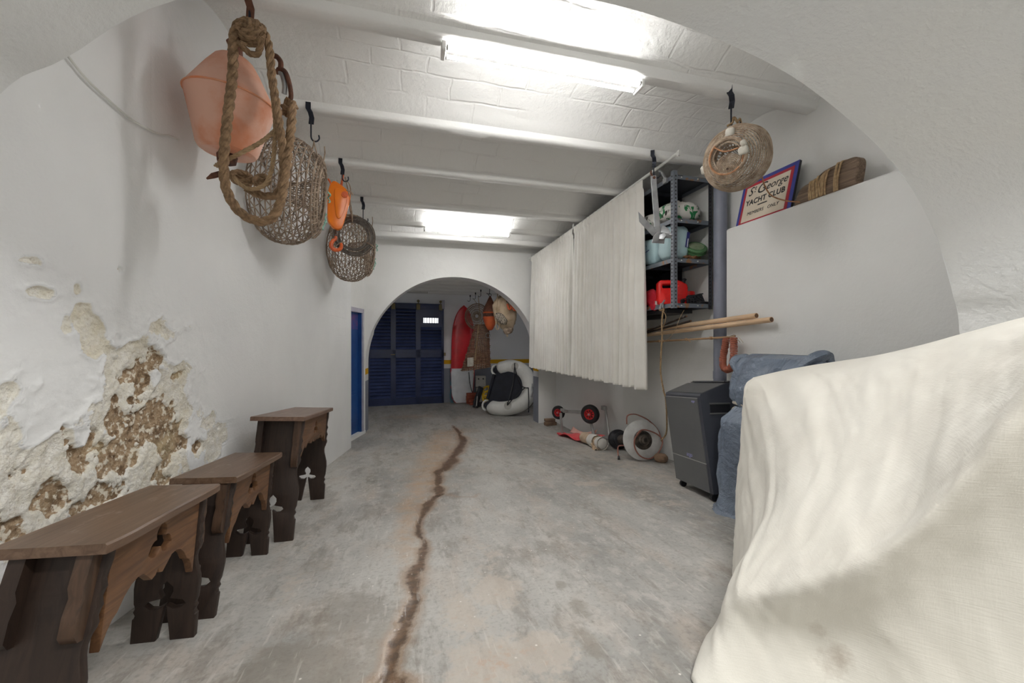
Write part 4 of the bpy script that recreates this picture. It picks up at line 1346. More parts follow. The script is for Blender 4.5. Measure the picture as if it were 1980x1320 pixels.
for (x, sx, mt) in ((SX0, 1, M_SHELF), (SX1, -1, M_SHELFD)):
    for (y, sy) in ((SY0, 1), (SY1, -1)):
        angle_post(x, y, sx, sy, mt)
for i, z in enumerate(SZ):
    m = MB(); m.box(((SX0 + SX1) / 2, (SY0 + SY1) / 2, z), (SX1 - SX0 - 0.008, SY1 - SY0 - 0.008, 0.004))
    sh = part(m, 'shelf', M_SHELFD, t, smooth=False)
    m = MB()
    m.box((SX0 + 0.004, (SY0 + SY1) / 2, z - 0.018), (0.003, SY1 - SY0 - 0.01, 0.04)); part(m, 'long_lip', M_SHELFRUST if i > 1 else M_SHELF, sh, smooth=False); m = MB(); m.box((SX1 - 0.004, (SY0 + SY1) / 2, z - 0.018), (0.003, SY1 - SY0 - 0.01, 0.04))
    part(m, 'long_lip', M_SHELFRUST if i > 1 else M_SHELF, sh, smooth=False)
    m = MB(); m.box(((SX0 + SX1) / 2, SY0 + 0.004, z - 0.018), (SX1 - SX0 - 0.01, 0.003, 0.04)); m.mark(); [m.box((SX0 + 0.055 + k * 0.014, SY0 + 0.002, z - 0.006), (0.008, 0.0022, 0.008)) for k in range(4)]; part(m, 'end_lip', [M_SHELFRUST, M_HOLE], sh, smooth=False); m = MB(); m.box(((SX0 + SX1) / 2, SY1 - 0.004, z - 0.018), (SX1 - SX0 - 0.01, 0.003, 0.04))
    part(m, 'end_lip', M_SHELFRUST, sh, smooth=False)
    for xx in (SX0 + 0.085, SX1 - 0.16):
        m = MB(); m.tube([(xx, SY0 + 0.004, z - 0.018), (xx, SY0 - 0.004, z - 0.018)], 0.006, 8); part(m, 'bolt', M_RODW, sh)
    for y in (3.65, 4.15, 4.65):
        m = MB(); m.box(((SX0 + SX1) / 2, y, z - 0.018), (SX1 - SX0 - 0.02, 0.05, 0.03)); part(m, 'stiffener', M_SHELFD, sh, smooth=False)
m = MB(); m.box((SX0 - 0.01, SY0 + 0.11, 3.10), (0.03, 0.05, 0.05), bev=0.004); m.tube(catmull([V(SX0 - 0.01, SY0 + 0.11, 3.12), V(SX0 - 0.02, SY0 + 0.13, 3.17), V(SX0 - 0.05, SY0 + 0.15, 3.21)], 5), 0.012, 8); part(m, 'rod_bracket', M_GALV, t)
# back panel of dark sheet at the top bay
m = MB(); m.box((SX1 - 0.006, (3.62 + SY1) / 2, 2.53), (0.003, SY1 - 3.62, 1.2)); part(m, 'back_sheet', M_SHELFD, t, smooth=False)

m = MB(); m.box((2.59, 4.2, 1.865), (0.30, 1.7, 0.04), bev=0.004)
t = thing('support_timber', 'dark timbers under the lowest grey shelf', 'timber', (2.59, 4.2, 1.845))
part(m, 'plank', M_ACD, t)
m = MB(); m.box((2.55, 3.95, 1.825), (0.06, 0.8, 0.045), bev=0.004); part(m, 'batten', M_ACD, t)

# ------------------------------------------------------------------ things on the shelves
def lump(c, s, R, seed, amp=0.12, nu=40, nv=24, p=0.75, fr=3.0):
    """soft pillow shape with creases"""
    G = []
    for i in range(nv + 1):
        b = -PI / 2 + PI * i / nv
        row = []
        for j in range(nu + 1):
            a = 2 * PI * j / nu
            def sp(v):
                return math.copysign(abs(v) ** p, v)
            q = V(sp(math.cos(b)) * sp(math.cos(a)), sp(math.cos(b)) * sp(math.sin(a)), sp(math.sin(b)))
            row.append(q)
        G.append(row)
    A = np.array(G)
    n = fbm(A * fr + seed, 4, seed) - 0.5
    A = A * (1 + 2 * amp * n)[..., None]
    A[:, -1] = A[:, 0]
    A = A * np.array(s)
    A = A @ np.asarray(R).T + np.asarray(c)
    return A
m = MB().grid([list(map(tuple, r)) for r in lump((2.61, 3.40, 2.715 + 0.112), (0.185, 0.165, 0.10), rotm(0, 0, 0.0), 3, 0.16, fr=2.2)])
t = thing('printed_sack', 'rolled white sack printed with green and black on the second shelf', 'sack', (2.6, 3.5, 2.717))
part(m, 'roll', M_SACK, t, angle=70)
m = MB().grid([list(map(tuple, r)) for r in lump((2.50, 3.76, 2.715 + 0.10), (0.085, 0.24, 0.085), rotm(0, 0, 0.1), 13, 0.2, fr=2.2)]); part(m, 'folded_end', M_SACK, t, angle=70)

def bag(c, s, R, seed, label, marks):
    t = thing('blue_bag', label, 'bag', (c[0], c[1], 2.347), group='pale blue bags on the third shelf')
    A = lump(c, s, R, seed, 0.10, 44, 26, 0.5, 2.0)
    m = MB().grid([list(map(tuple, r)) for r in A]); bd = part(m, 'sack_body', M_BLUEBAG, t, angle=60)
    for (o, w, h, Rm, mat) in marks:
        m = MB(); m.box(V(*c) + R @ V(*o), (w, 0.004, h), R @ Rm, bev=0.0015); part(m, 'printed_mark', mat, bd, smooth=False)
    return t
bag((2.535, 3.37, 2.347 + 0.175), (0.12, 0.11, 0.165), rotm(0, 0.03, 0.12), 4, 'upright pale blue bag with navy mark behind the front shelf post',
    [((0.062, -0.118, 0.02), 0.036, 0.15, rotm(0, 0.14, 0), M_NAVY), ((0.060, -0.1205, -0.01), 0.010, 0.085, rotm(0, 0.14, 0), M_WPRINT)])
bag((2.505, 3.66, 2.347 + 0.15), (0.08, 0.16, 0.13), rotm(0.12, 0.0, -0.1), 9, 'slumped pale blue bag with navy stripe next to the curtain edge',
    [((-0.088, -0.02, 0.06), 0.004, 0.010, rotm(0.4, 0, 0), M_NAVY)])
m = MB(); m.tube(catmull([V(2.405, 3.58, 2.50), V(2.40, 3.62, 2.49), V(2.405, 3.69, 2.485), V(2.42, 3.75, 2.47)], 5), 0.006, 6, flat=0.5)
solo(m, 'drawstring', M_NAVY, 'navy drawstring round the slumped pale blue bag', 'cord', (2.405, 3.65, 2.48))
def line_reel(c, R, label):
    t = thing('line_reel', label, 'reel', c, group='green reels on the third shelf')
    m = MB(); m.lathe([(0.0, -.03), (.092, -.03), (.102, -.022), (.102, -.013), (.085, -.009), (.085, .009), (.102, .013), (.102, .022), (.092, .03), (.07, .031), (.064, .022), (0, .022)], c, R, 36); part(m, 'rim', M_GREEN, t)
    m = MB(); m.lathe([(0.0, .033), (.07, .033), (.07, .024), (0, .024)], c, R, 30); m.tube([V(*c) + R @ V(0, 0, .02), V(*c) + R @ V(0, 0, .036)], 0.014, 12); part(m, 'worn_face', M_GREENL, t)
line_reel((2.72, 3.285, 2.347 + 0.115), rotm(math.radians(38), math.radians(-16), 0), 'upper green line reel leaning on the other one')
line_reel((2.735, 3.39, 2.347 + 0.065), rotm(math.radians(24), math.radians(12), 0), 'lower green line reel under the tilted one')
m = MB()
rr = np.random.RandomState(5)
for k in range(16):
    c = V(2.66 + rr.uniform(-.07, .08), 3.24 + rr.uniform(-.015, .03), 2.352)
    m.tube(catmull([c + V(rr.uniform(-.035, .035), rr.uniform(-.02, .02), rr.uniform(0.004, .038)) for _ in range(5)], 5), 0.004, 5)
solo(m, 'cord_tangle', M_BROWNROPE, 'tangle of tan cord in front of the green reels', 'cord', (2.66, 3.25, 2.35))

# jerrycan
JX, JY, JZ = 2.54, 3.40, 1.929
t = thing('jerrycan', 'red plastic jerrycan on the lowest grey shelf', 'jerrycan', (JX, JY, JZ), (0, 0, math.radians(-20)))
ol = [(-.125, .018), (-.118, .012), (.113, .012), (.122, .02), (.125, .16), (.118, .185), (.08, .21), (.045, .225), (-.112, .225), (-.126, .208), (-.128, .05)]
hole = [(-.118, .175), (-.110, .208), (.040, .208), (.062, .190), (.035, .150), (-.108, .148)]
Rxz = np.array([[1, 0, 0], [0, 0, -1], [0, 1, 0]])
m = MB(); m.plate(ol, [hole], 0.115, (0, 0, 0), Rxz, bev=0.012); part(m, 'can_body', M_RED, t, world=False, angle=60)
m = MB(); m.tube([(-.10, 0, .214), (-.04, 0, .234), (.02, 0, .226)], 0.013, 10); part(m, 'handle', M_RED, t, world=False)
m = MB(); m.tube([(.095, 0, .20), (.105, 0, .225)], 0.028, 16); m.tube([(.105, 0, .225), (.112, 0, .243)], 0.022, 16); m.ball((.118, 0, .247), (.024, .018, .012)); part(m, 'cap', M_BLACK, t, world=False)
m = MB()
for z in (.06, .10, .14):
    m.box((0.0, -.058, z), (.16, .004, .006), bev=.0015)
part(m, 'body_ribs', M_RED, t, world=False)
A = lump((2.47, 3.60, 1.929 + 0.08), (0.05, 0.10, 0.085), rotm(0.3, 0, 0.2), 6, 0.3, fr=2.4)
m = MB().grid([list(map(tuple, r)) for r in A])
t = thing('red_cloth', 'crumpled crimson cloth by the curtain edge next to the jerrycan', 'cloth', (2.47, 3.6, 1.93)); part(m, 'bundle', M_REDCLOTH, t, angle=70)
A = lump((2.425, 3.52, 1.929 + 0.0), (0.02, 0.05, 0.045), rotm(0.5, 0, 0.1), 16, 0.3, fr=2.0); m = MB().grid([list(map(tuple, r)) for r in A]); part(m, 'hanging_fold', M_REDCLOTH, t, angle=70)
m = MB(); m.box((2.432, 3.475, 1.929 + 0.022), (0.03, 0.045, 0.044), rotm(0, 0, .3), bev=.004)
solo(m, 'small_carton', M_BOXW, 'small white carton between the crimson cloth and the jerrycan', 'box', (2.432, 3.475, 1.93))
# black perforated crate, grey-red drum piece, flat black tray
t = thing('perforated_tray', 'black perforated plastic tray beside the red jerrycan', 'tray', (2.70, 3.28, 1.93), (0.0, 0, math.radians(-12)))
holes = []
for r in range(3):
    for k in range(5):
        cx, cy = -.06 + k * .03 + (0.008 if r % 2 else 0), .02 + r * .024
        holes.append([(cx + .009 * math.cos(a), cy + .006 * math.sin(a)) for a in np.linspace(0, 2 * PI, 11)[:-1]])
Rt = rotm(math.radians(60), math.radians(-8), 0)
m = MB(); m.plate([(-.085, 0), (.09, 0), (.095, .09), (-.06, .10)], holes, .012, (0, -.03, .005), Rt); part(m, 'front_mesh', M_BLACK, t, world=False, smooth=False)
m = MB(); m.box((-.05, .05, .03), (.16, .07, .05), rotm(.2, 0, .1), bev=.01); part(m, 'tray_body', M_BLACK, t, world=False)
m = MB(); m.tube(catmull([V(-.16, -.08, .035), V(-.08, -.085, .055), V(0, -.07, .085), V(.06, -.05, .095)], 5), .006, 6); part(m, 'lever', M_BLACK, t, world=False)
m = MB(); m.lathe([(0, 0), (.065, 0), (.068, .01), (.068, .13), (.06, .14), (0, .14)], (2.745, 3.43, 1.929), None, 24)
t = thing('paint_tin', 'grey and red tin behind the black tray on the lowest shelf', 'tin', (2.745, 3.43, 1.93)); part(m, 'tin_body', M_GALV, t)
m = MB(); m.lathe([(.069, .10), (.0695, .105), (.0695, .135), (.06, .1415), (0, .1415)], (2.745, 3.43, 1.929), None, 24); part(m, 'red_lid', M_RED, t, 'red lid')
m = MB(); m.box((2.765, 3.25, 1.929 + .012), (.12, .06, .024), rotm(0, 0, .15), bev=.005); solo(m, 'tool_case', M_BLACK, 'thin black case at the end of the lowest shelf by the pipe', 'case', (2.765, 3.25, 1.93))

# clamp and hanging rope
t = thing('rope_clamp', 'steel clamp fixed on the lip of the lowest shelf below the jerrycan', 'clamp', (2.4, 3.36, 1.9))
m = MB(); m.box((2.398, 3.36, 1.915), (.016, .05, .05), bev=.004); m.tube([(2.385, 3.30, 1.96), (2.39, 3.34, 1.935), (2.385, 3.37, 1.90)], .008, 8); part(m, 'jaw', M_GALV, t)
m = MB(); m.tube([(2.37, 3.35, 1.892), (2.40, 3.36, 1.892)], .013, 10); part(m, 'screw', M_GALV, t)
t = thing('hanging_rope', 'thin brown rope hanging from the lowest shelf down to the white disc', 'rope', (2.4, 3.36, 1.87))
m = MB(); m.rope(catmull([V(2.40, 3.345, 1.868), V(2.398, 3.36, 1.75), V(2.402, 3.362, 1.62), V(2.40, 3.378, 1.4), V(2.402, 3.384, 1.269), V(2.41, 3.35, 1.10), V(2.43, 3.345, 1.023), V(2.46, 3.37, .85), V(2.52, 3.46, .66), V(2.56, 3.60, .55)], 10), .0085, n=5); part(m, 'main_strand', M_ROPE2, t)
m = MB(); m.rope(catmull([V(2.40, 3.33, 1.885), V(2.385, 3.36, 1.87), V(2.40, 3.40, 1.885), V(2.42, 3.37, 1.86), V(2.39, 3.33, 1.85)], 6, True), .008, n=5); m.rope(catmull([V(2.4, 3.34, 1.86), V(2.40, 3.30, 1.81), V(2.405, 3.33, 1.74), V(2.40, 3.36, 1.70)], 6), .004, n=4); part(m, 'knot', M_ROPE2, t)
m = MB(); m.tube(catmull([V(2.41, 3.26, 1.60), V(2.43, 3.2, 1.68), V(2.45, 3.17, 1.78), V(2.5, 3.17, 1.86)], 6), .0022, 5); m.tube(catmull([V(2.41, 3.26, 1.60), V(2.41, 3.33, 1.57), V(2.405, 3.36, 1.60)], 6), .0022, 5); part(m, 'loose_end', M_ROPE2, t)

# grey pipe at the corner of the ledge wall
t = thing('grey_downpipe', 'tall grey painted pipe at the corner of the ledge wall', 'pipe', (2.775, 3.03, fz(3.03)))
m = MB(); m.tube([(2.775, 3.03, fz(3.03)), (2.775, 3.03, 3.2)], .057, 20); part(m, 'pipe_tube', M_PIPE, t)
m = MB(); m.tube([(2.775, 3.03, 1.23), (2.775, 3.03, 1.30)], .061, 20); part(m, 'collar', M_PIPE, t)

# poles and cane
def pole(p, q, r, label, mat, nm='wooden_pole'):
    m = MB(); P = [V(*p) + (V(*q) - V(*p)) * k for k in np.linspace(0, 1, 14)]
    m.tube(P, [r * (1 + .04 * math.sin(9 * k)) for k in np.linspace(0, 1, 14)], 12)
    t = thing(nm, label, 'pole', p, group='poles slung under the shelves'); part(m, 'shaft', mat, t)
    d = norm(V(*q) - V(*p))
    m = MB(); m.tube([V(*q) - d * .002, V(*q) + d * .0015], r * .82, 12); part(m, 'cut_end', M_WARMW, t)
pole((2.607, 5.3, 1.625), (2.607, 2.482, 1.766), .0205, 'upper thick pale wooden pole under the shelves, ending shorter', M_BAMBOO)
pole((2.595, 5.2, 1.575), (2.60, 2.345, 1.728), .0205, 'lower thick pale wooden pole under the shelves, reaching farther along the ledge wall', M_BAMBOO)
pole((2.53, 4.2, 1.60), (2.48, 3.11, 1.80), .009, 'thin dark stick slanting above the pale poles', M_DARKW, 'thin_stick')
pole((2.555, 4.2, 1.62), (2.50, 3.08, 1.755), .010, 'short dark broken stick lying on the pale poles', M_DARKW, 'thin_stick')
t = thing('dry_cane', 'thin dry cane with a withered tip under the pale poles', 'cane', (2.58, 3.4, 1.59))
m = MB(); P = catmull([V(2.58, 4.9, 1.545), V(2.58, 3.937, 1.566), V(2.585, 3.3, 1.585), V(2.58, 2.776, 1.603), V(2.58, 2.66, 1.612)], 8)
m.tube(P, [.011 - .004 * i / len(P) for i in range(len(P))], 8); part(m, 'stem', M_CANE, t)
m = MB()
for y in (3.66, 3.24, 2.92):
    z = 1.566 + (3.937 - y) * .032; m.tube([(2.578, y - .012, z), (2.578, y + .012, z)], .0135, 8)
m.tube([(2.575, 3.22, 1.585), (2.57, 3.17, 1.567)], .004, 5); m.tube([(2.575, 3.62, 1.575), (2.57, 3.575, 1.562)], .004, 5)
part(m, 'cane_nodes', M_CANE, t)
m = MB(); m.tube(catmull([V(2.575, 2.70, 1.615), V(2.575, 2.655, 1.622), V(2.575, 2.61, 1.595), V(2.575, 2.575, 1.56)], 6), .005, 6, flat=.4); m.tube(catmull([V(2.57, 2.72, 1.61), V(2.57, 2.66, 1.60), V(2.57, 2.62, 1.58), V(2.57, 2.60, 1.56)], 6), .005, 6, flat=.4); part(m, 'withered_leaf', M_PALEREED, t, 'pale withered leaf')
# string of discs hung over the cane tip
t = thing('disc_string', 'loop of terracotta discs strung on a cord over the cane tip', 'string of discs', (2.57, 2.70, 1.60))
path = resample(catmull([V(2.565, 2.738, 1.60), V(2.565, 2.742, 1.56), V(2.562, 2.757, 1.48), V(2.56, 2.77, 1.40), V(2.558, 2.752, 1.348), V(2.556, 2.70, 1.338), V(2.556, 2.668, 1.375), V(2.56, 2.655, 1.44), V(2.562, 2.655, 1.52), V(2.565, 2.66, 1.60)], 10), .0165)
for i in range(len(path) - 1):
    if len(path) / 2 - 2 < i < len(path) / 2 - 2:
        continue
    d = norm(path[i + 1] - path[i]); jz = RNG.uniform(-.1, .1)
    m = MB(); m.tube([path[i] + d * .002, path[i] + d * .0158], .027 + RNG.uniform(-.002, .002), 14); part(m, 'disc', M_DISC, t)
m = MB(); m.tube([p for p in path] , .004, 5); part(m, 'cord', M_ROPE2, t)

# ------------------------------------------------------------------ ledge: sign and cork with twine
t = thing('club_sign', 'painted wooden sign with blue and red border and black lettering on the ledge', 'sign', (2.70, 2.53, LZ), (0, math.radians(-16), 0))
# local: +y is left in the photo; board in the yz plane, leaning its top towards +x
SW, SH = 0.495, 0.38
t.rotation_euler = (0, math.radians(14), 0)
Ryz = np.array([[0, 0, -1], [-1, 0, 0], [0, 1, 0]])     # local x of text -> -y, y -> z, z -> -x
def sp(x, z, d=0.0):
    return (-d, -x, z)
def sbox(m, x0, x1, z0, z1, d0, d1):
    m.box((-(d0 + d1) / 2, -(x0 + x1) / 2, (z0 + z1) / 2), (abs(d1 - d0), abs(x1 - x0), abs(z1 - z0)))
h = SW / 2
m = MB(); sbox(m, -h, h, 0, SH, -.02, 0.0); part(m, 'board', M_BLACK, t, world=False, smooth=False)
M_SIGNB = mk('sign_blue_paint', (62, 74, 160), .5, c2=(54, 64, 146)); M_SIGNR = mk('sign_red_paint', (178, 42, 56), .5); M_SIGNC = mk('sign_cream_paint', (226, 214, 196), .55, c2=(218, 204, 184)); M_INK = mk('sign_black_lettering', (30, 32, 34), .5)
m = MB(); sbox(m, -h, h, 0, SH, 0, .0015); part(m, 'blue_border', M_SIGNB, t, 'blue border', world=False, smooth=False)
m = MB(); sbox(m, -h + .026, h - .03, .0, SH - .03, .0015, .0025); part(m, 'red_border', M_SIGNR, t, 'red border', world=False, smooth=False)
m = MB(); sbox(m, -h + .048, h - .056, .022, SH - .055, .0025, .0035); part(m, 'cream_field', M_SIGNC, t, 'cream lettered field', world=False, smooth=False)
def text_mesh(s, size, shear=0.0, bold=0.0, sx=1.0, sp_=1.0):
    cu = bpy.data.curves.new('t', 'FONT'); cu.body = s; cu.size = size; cu.shear = shear; cu.extrude = .0008; cu.align_x = 'CENTER'; cu.offset = bold; cu.space_character = sp_; cu.resolution_u = 4
    ob = bpy.data.objects.new('t', cu); COL.objects.link(ob)
    me = bpy.data.meshes.new_from_object(ob.evaluated_get(bpy.context.evaluated_depsgraph_get()))
    P = np.array([v.co[:] for v in me.vertices]) * np.array([sx, 1, 1]); F = [tuple(p.vertices) for p in me.polygons]
    bpy.data.objects.remove(ob); bpy.data.curves.remove(cu); bpy.data.meshes.remove(me)
    return P, F
def lettering(m, s, x, z, size, d, Rm=Ryz, **k):
    P, F = text_mesh(s, size, **k)
    P = P + np.array([x, z, d])
    m.add(P @ Rm.T, F)
m = MB()
lettering(m, 'S', -.155, .245, .105, .0045, shear=.3, sx=.85)
lettering(m, 't', -.112, .285, .05, .0045, shear=.2); m.box((-.0045, .112, .268), (.0016, .008, .008)); 
lettering(m, 'G', -.055, .238, .118, .0045, shear=.3, sx=1.0)
lettering(m, 'eorge', .085, .245, .086, .0045, shear=.3, sx=.90, sp_=1.02)
part(m, 'script_lettering', M_INK, t, world=False, smooth=False)
m = MB(); lettering(m, 'YACHT CLUB', -.004, .162, .064, .0045, bold=.0014, sx=.86, sp_=1.08); part(m, 'block_lettering', M_INK, t, world=False, smooth=False)
m = MB(); m.box((-.0045, .015, .137), (.0016, .085, .009)); part(m, 'dash', M_INK, t, world=False, smooth=False)
m = MB(); lettering(m, 'MEMBERS   ONLY', -.004, .072, .038, .0045, shear=.12, sx=.92, sp_=1.08); part(m, 'small_lettering', M_INK, t, world=False, smooth=False)

t = thing('cork_float', 'weathered cork slab wound with twine lying on the ledge beside the sign', 'float', (2.715, 2.015, LZ))
ol = catmull([V(-.195, 0), V(-.19, .06), V(-.155, .105), V(-.07, .12), V(-.01, .155), V(.06, .165), V(.125, .17), V(.17, .165), V(.185, .145), V(.18, .09), V(.17, .03), V(.165, 0), V(.0, -.0)], 5, True)
m = MB(); m.plate([(-float(p[0]), float(max(p[1], 0))) for p in ol][::-1], [], .075, (2.715, 2.015, LZ), np.array([[0, 0, 1], [1, 0, 0], [0, 1, 0]]), bev=.014); part(m, 'cork_slab', M_OLDWOOD, t, angle=60)
rr = np.random.RandomState(9)
m = MB()
for k in range(13):
    y = 2.015 + .105 - k * .0125 + rr.uniform(-.004, .004) - (.0 if k < 10 else .045)
    tl = rr.uniform(-.02, .05)
    hgt = .118 + .05 * min(1, max(0, (2.015 + .08 - y) / .14)) + .004
    pts = [(2.672, y + tl * .2, LZ + .004), (2.666, y, LZ + hgt * .5), (2.668, y - tl * .5, LZ + hgt - .008), (2.69, y - tl * .6, LZ + hgt + .010), (2.735, y - tl * .6, LZ + hgt + .010), (2.76, y - tl * .4, LZ + hgt * .6), (2.76, y, LZ + .006)]
    m.tube(catmull([V(*p) for p in pts], 5), .0058, 6)
part(m, 'twine_turns', M_TWINE, t)

# ------------------------------------------------------------------ anchor
t = thing('hanging_anchor', 'grey galvanised anchor hanging by its shank in front of the shelves', 'anchor', (2.16, 3.1, 2.45))
def bar(a, b, w, th, n0):
    a, b = V(*a), V(*b); d = norm(b - a); n = norm(np.cross(d, V(*n0))); u = np.cross(n, d)
    R = np.stack([n, d, u], 1)
    return (a + b) / 2, (w, np.linalg.norm(b - a), th), R
m = MB(); c, s, R = bar((2.125, 3.10, 3.035), (2.175, 3.10, 2.50), .05, .016, (-.3, -1, 0)); m.box(c, s, R, bev=.004); part(m, 'shank', M_GALV, t)
m = MB(); m.tube([(2.128, 3.085, 3.015), (2.128, 3.115, 3.015)], .012, 10); m.tube([V(2.115, 3.1, 3.03), V(2.10, 3.1, 3.055), V(2.105, 3.1, 3.075)], .008, 8); part(m, 'eye', M_RUST, t)
AC = V(2.165, 3.085, 2.53)
ex = norm(V(.90, -.44, 0)); ez = norm(V(-.10, -.16, .98)); ez = norm(ez - ex * np.dot(ex, ez)); ey = np.cross(ez, ex)
RA_ = np.stack([ex, ez, np.cross(ex, ez)], 1)
def aplate(P, t_, off, tilt=0.0):
    m = MB(); m.plate([((x - 375) * .000675, (1060 - y) * .000675) for x, y in P], [], t_, AC + RA_ @ V(0, 0, off), RA_ @ rotm(tilt, tilt * .6, 0), bev=.003); return m
part(aplate([(100, 800), (150, 850), (350, 1035), (345, 1105), (300, 1090), (120, 910)], .014, .01, .25), 'fluke', M_GALV, t)
part(aplate([(430, 950), (505, 1015), (548, 1105), (420, 1085), (410, 1000)], .014, -.03, -.5), 'fluke', M_GALV, t)
part(aplate([(318, 1110), (350, 1058), (530, 1085), (552, 1140), (462, 1130), (462, 1205), (308, 1190)], .016, .035, .35), 'crown_plate', M_GALV, t)
m = aplate([(385, 1110), (440, 1085), (460, 1120), (430, 1165), (385, 1160)], .03, .055, -.4); part(m, 'crown_boss', M_GALV, t)

# ------------------------------------------------------------------ round basket
t = thing('round_basket', 'round woven esparto basket with a net mouth hanging above the sign', 'basket', (2.155, 2.2, 2.79))
ax = norm(V(-1.0, -.50, -.26))
e1 = norm(np.cross(V(0, 0, 1), ax)); e2 = np.cross(ax, e1)
def bp(r, z, a, off=(0, 0)):
    return V(2.155, 2.2, 2.79) + ax * z + e1 * (r * math.cos(a) + off[0]) + e2 * (r * math.sin(a) + off[1])
RB_ = .205
m = MB()
prof = [(.05, -.11), (.105, -.10), (.145, -.085), (.175, -.058), (.196, -.025), (.205, .01)]
front = [(RB_ * math.sin(th_), .01 + .19 * math.cos(th_)) for th_ in np.linspace(PI / 2, .42, 15)]
prof = prof + front[1:]
for i, (r, z) in enumerate(prof):
    m.tube([bp(r + .002 * math.sin(5 * a + i), z, a) for a in np.linspace(0, 2 * PI, 49)[:-1]], .0048, 6, closed=True)
part(m, 'coil_rings', M_WICKER2, t)
m = MB()
for k in range(46):
    a = 2 * PI * k / 46
    P = [bp(r - .002, z, a + .05 * (i % 2)) for i, (r, z) in enumerate(prof)]
    m.tube(P, .0030, 4, cap=False)
part(m, 'ribs', M_PALEREED, t, 'paler reed ribs')
m = MB()
for r, z, w in ((.108, .185, .010), (.098, .172, .008), (.082, .145, .006), (.066, .105, .006), (.052, .06, .005)):
    m.tube([bp(r, z, a) for a in np.linspace(0, 2 * PI, 41)[:-1]], w, 6, closed=True)
for k in range(26):
    a = 2 * PI * k / 26
    m.tube([bp(.106, .18, a), bp(.082, .145, a + .15), bp(.06, .09, a + .35), bp(.05, .06, a + .45)], .0028, 4, cap=False)
part(m, 'funnel_mouth', M_WICKER2, t)
m = MB()
rr = np.random.RandomState(3)
for k in range(9):
    r = .02 + .0085 * k
    m.tube([bp(r, .195 - .02 * (r / .1) ** 2 + .003 * math.sin(6 * a + k), a, (.0, -.075)) for a in np.linspace(0, 2 * PI, 31)[:-1]], .0032, 5, closed=True)
for k in range(18):
    a = 2 * PI * k / 18
    m.tube([bp(.008, .197, a, (0, -.075)), bp(.092, .179, a + .3, (0, -.075))], .0028, 4)
part(m, 'woven_lid', M_WICKER2, t)
m = MB(); m.tube([bp(.106, .193, a, (0, 0)) for a in np.linspace(2.2, 5.4, 18)], .006, 6); m.tube(catmull([bp(.104, .193, 2.3), bp(.03, .21, 1.6), bp(.096, .198, .2), bp(.104, .193, -.6)], 6), .005, 6); part(m, 'lid_cord', M_BROWNROPE, t)
for (r, a, z, s) in ((.145, 1.45, .155, (.027, .027, .011)), (.19, 3.25, .09, (.018, .03, .012)), (.098, .05, .20, (.028, .026, .011)), (.112, .42, .20, (.018, .02, .010))):
    m = MB(); Rm = np.stack([e1, e2, ax], 1); m.box(bp(r, z, a), (s[0] * 2, s[1] * 2, s[2] * 2), Rm @ rotm(0, 0, a), bev=.011); part(m, 'sinker_stone', M_STONE, t, 'pale stone sinker', angle=70)
m = MB()
top = bp(.20, .0, PI / 2)
m.rope(catmull([top + V(-.06, 0, 0), V(2.125, 2.21, 3.035), V(2.14, 2.22, 3.075), V(2.165, 2.22, 3.06), V(2.19, 2.22, 3.0), top + V(.06, .02, .0)], 8), .0075, n=5)
m.tube(catmull([V(2.13, 2.2, 3.06), V(2.15, 2.2, 3.035), V(2.175, 2.2, 3.06), V(2.20, 2.21, 3.01), top + V(.09, .02, -.005)], 8), .006, 6)
part(m, 'hanging_cord', M_ROPE2, t)
m = MB(); m.tube(catmull([V(2.25, 2.10, 2.64), V(2.32, 2.14, 2.595), V(2.42, 2.18, 2.56), V(2.54, 2.185, 2.54), V(2.65, 2.17, 2.535)], 8), .0045, 6); part(m, 'trailing_stem', M_BROWNROPE, t)

# ------------------------------------------------------------------ mobile air conditioner
AL = (2.335, 2.675, fz(2.675))
t = thing('air_conditioner', 'charcoal grey mobile air conditioner on castors beside the wrapped bundle', 'air conditioner', AL, (TILT, 0, math.radians(-8)))
# local: front faces -x (width along y), height 0.83; section in xz, slightly raked front
W2 = .255
sec = [(-.115, .06), (-.165, .78), (-.155, .80), (.05, .885), (.17, .885), (.185, .86), (.185, .06)]
sec = [(-.12, .06), (-.185, .775), (-.178, .79), (.03, .868), (.165, .872), (.18, .85), (.18, .06)]
m = MB(); m.prism([(x, z) for x, z in sec], W2 * 2, (0, 0, 0), Rxz)
part(m, 'casing', M_ACS, t, world=False, smooth=False)
def fx(z):
    return -.12 + (z - .06) / (.775 - .06) * (-.065)
def fpanel(m, y0, y1, z0, z1, d0, d1):
    P = []
    for d in (d0, d1):
        P += [(fx(z0) - d, y0, z0), (fx(z0) - d, y1, z0), (fx(z1) - d, y1, z1), (fx(z1) - d, y0, z1)]
    m.add(P, [(0, 1, 2, 3), (7, 6, 5, 4), (0, 4, 5, 1), (1, 5, 6, 2), (2, 6, 7, 3), (3, 7, 4, 0)])
m = MB(); fpanel(m, -W2 + .035, W2, .275, .755, 0, .006); part(m, 'front_panel', M_ACF, t, world=False, smooth=False)
m = MB(); fpanel(m, -W2 + .035, W2, .06, .27, 0, .006); part(m, 'tank_panel', M_ACF, t, world=False, smooth=False)
m = MB(); fpanel(m, -W2 + .035, W2, .269, .2735, 0, .007); part(m, 'panel_seam', M_SILVERLINE, t, world=False, smooth=False); m = MB(); fpanel(m, -W2 + .035, W2, .7555, .7585, 0, .007); part(m, 'panel_seam', M_SILVERLINE, t, world=False, smooth=False)
Rf = np.array([[0, 0, -1], [-1, 0, 0], [0, 1, 0]])
m = MB(); P, F = text_mesh('argo', .045, shear=.1, bold=.001); m.add((P @ Rf.T) + np.array([fx(.29) - .0075, -.01, .292]), F); part(m, 'lower_logo', M_LOGO, t, world=False, smooth=False)
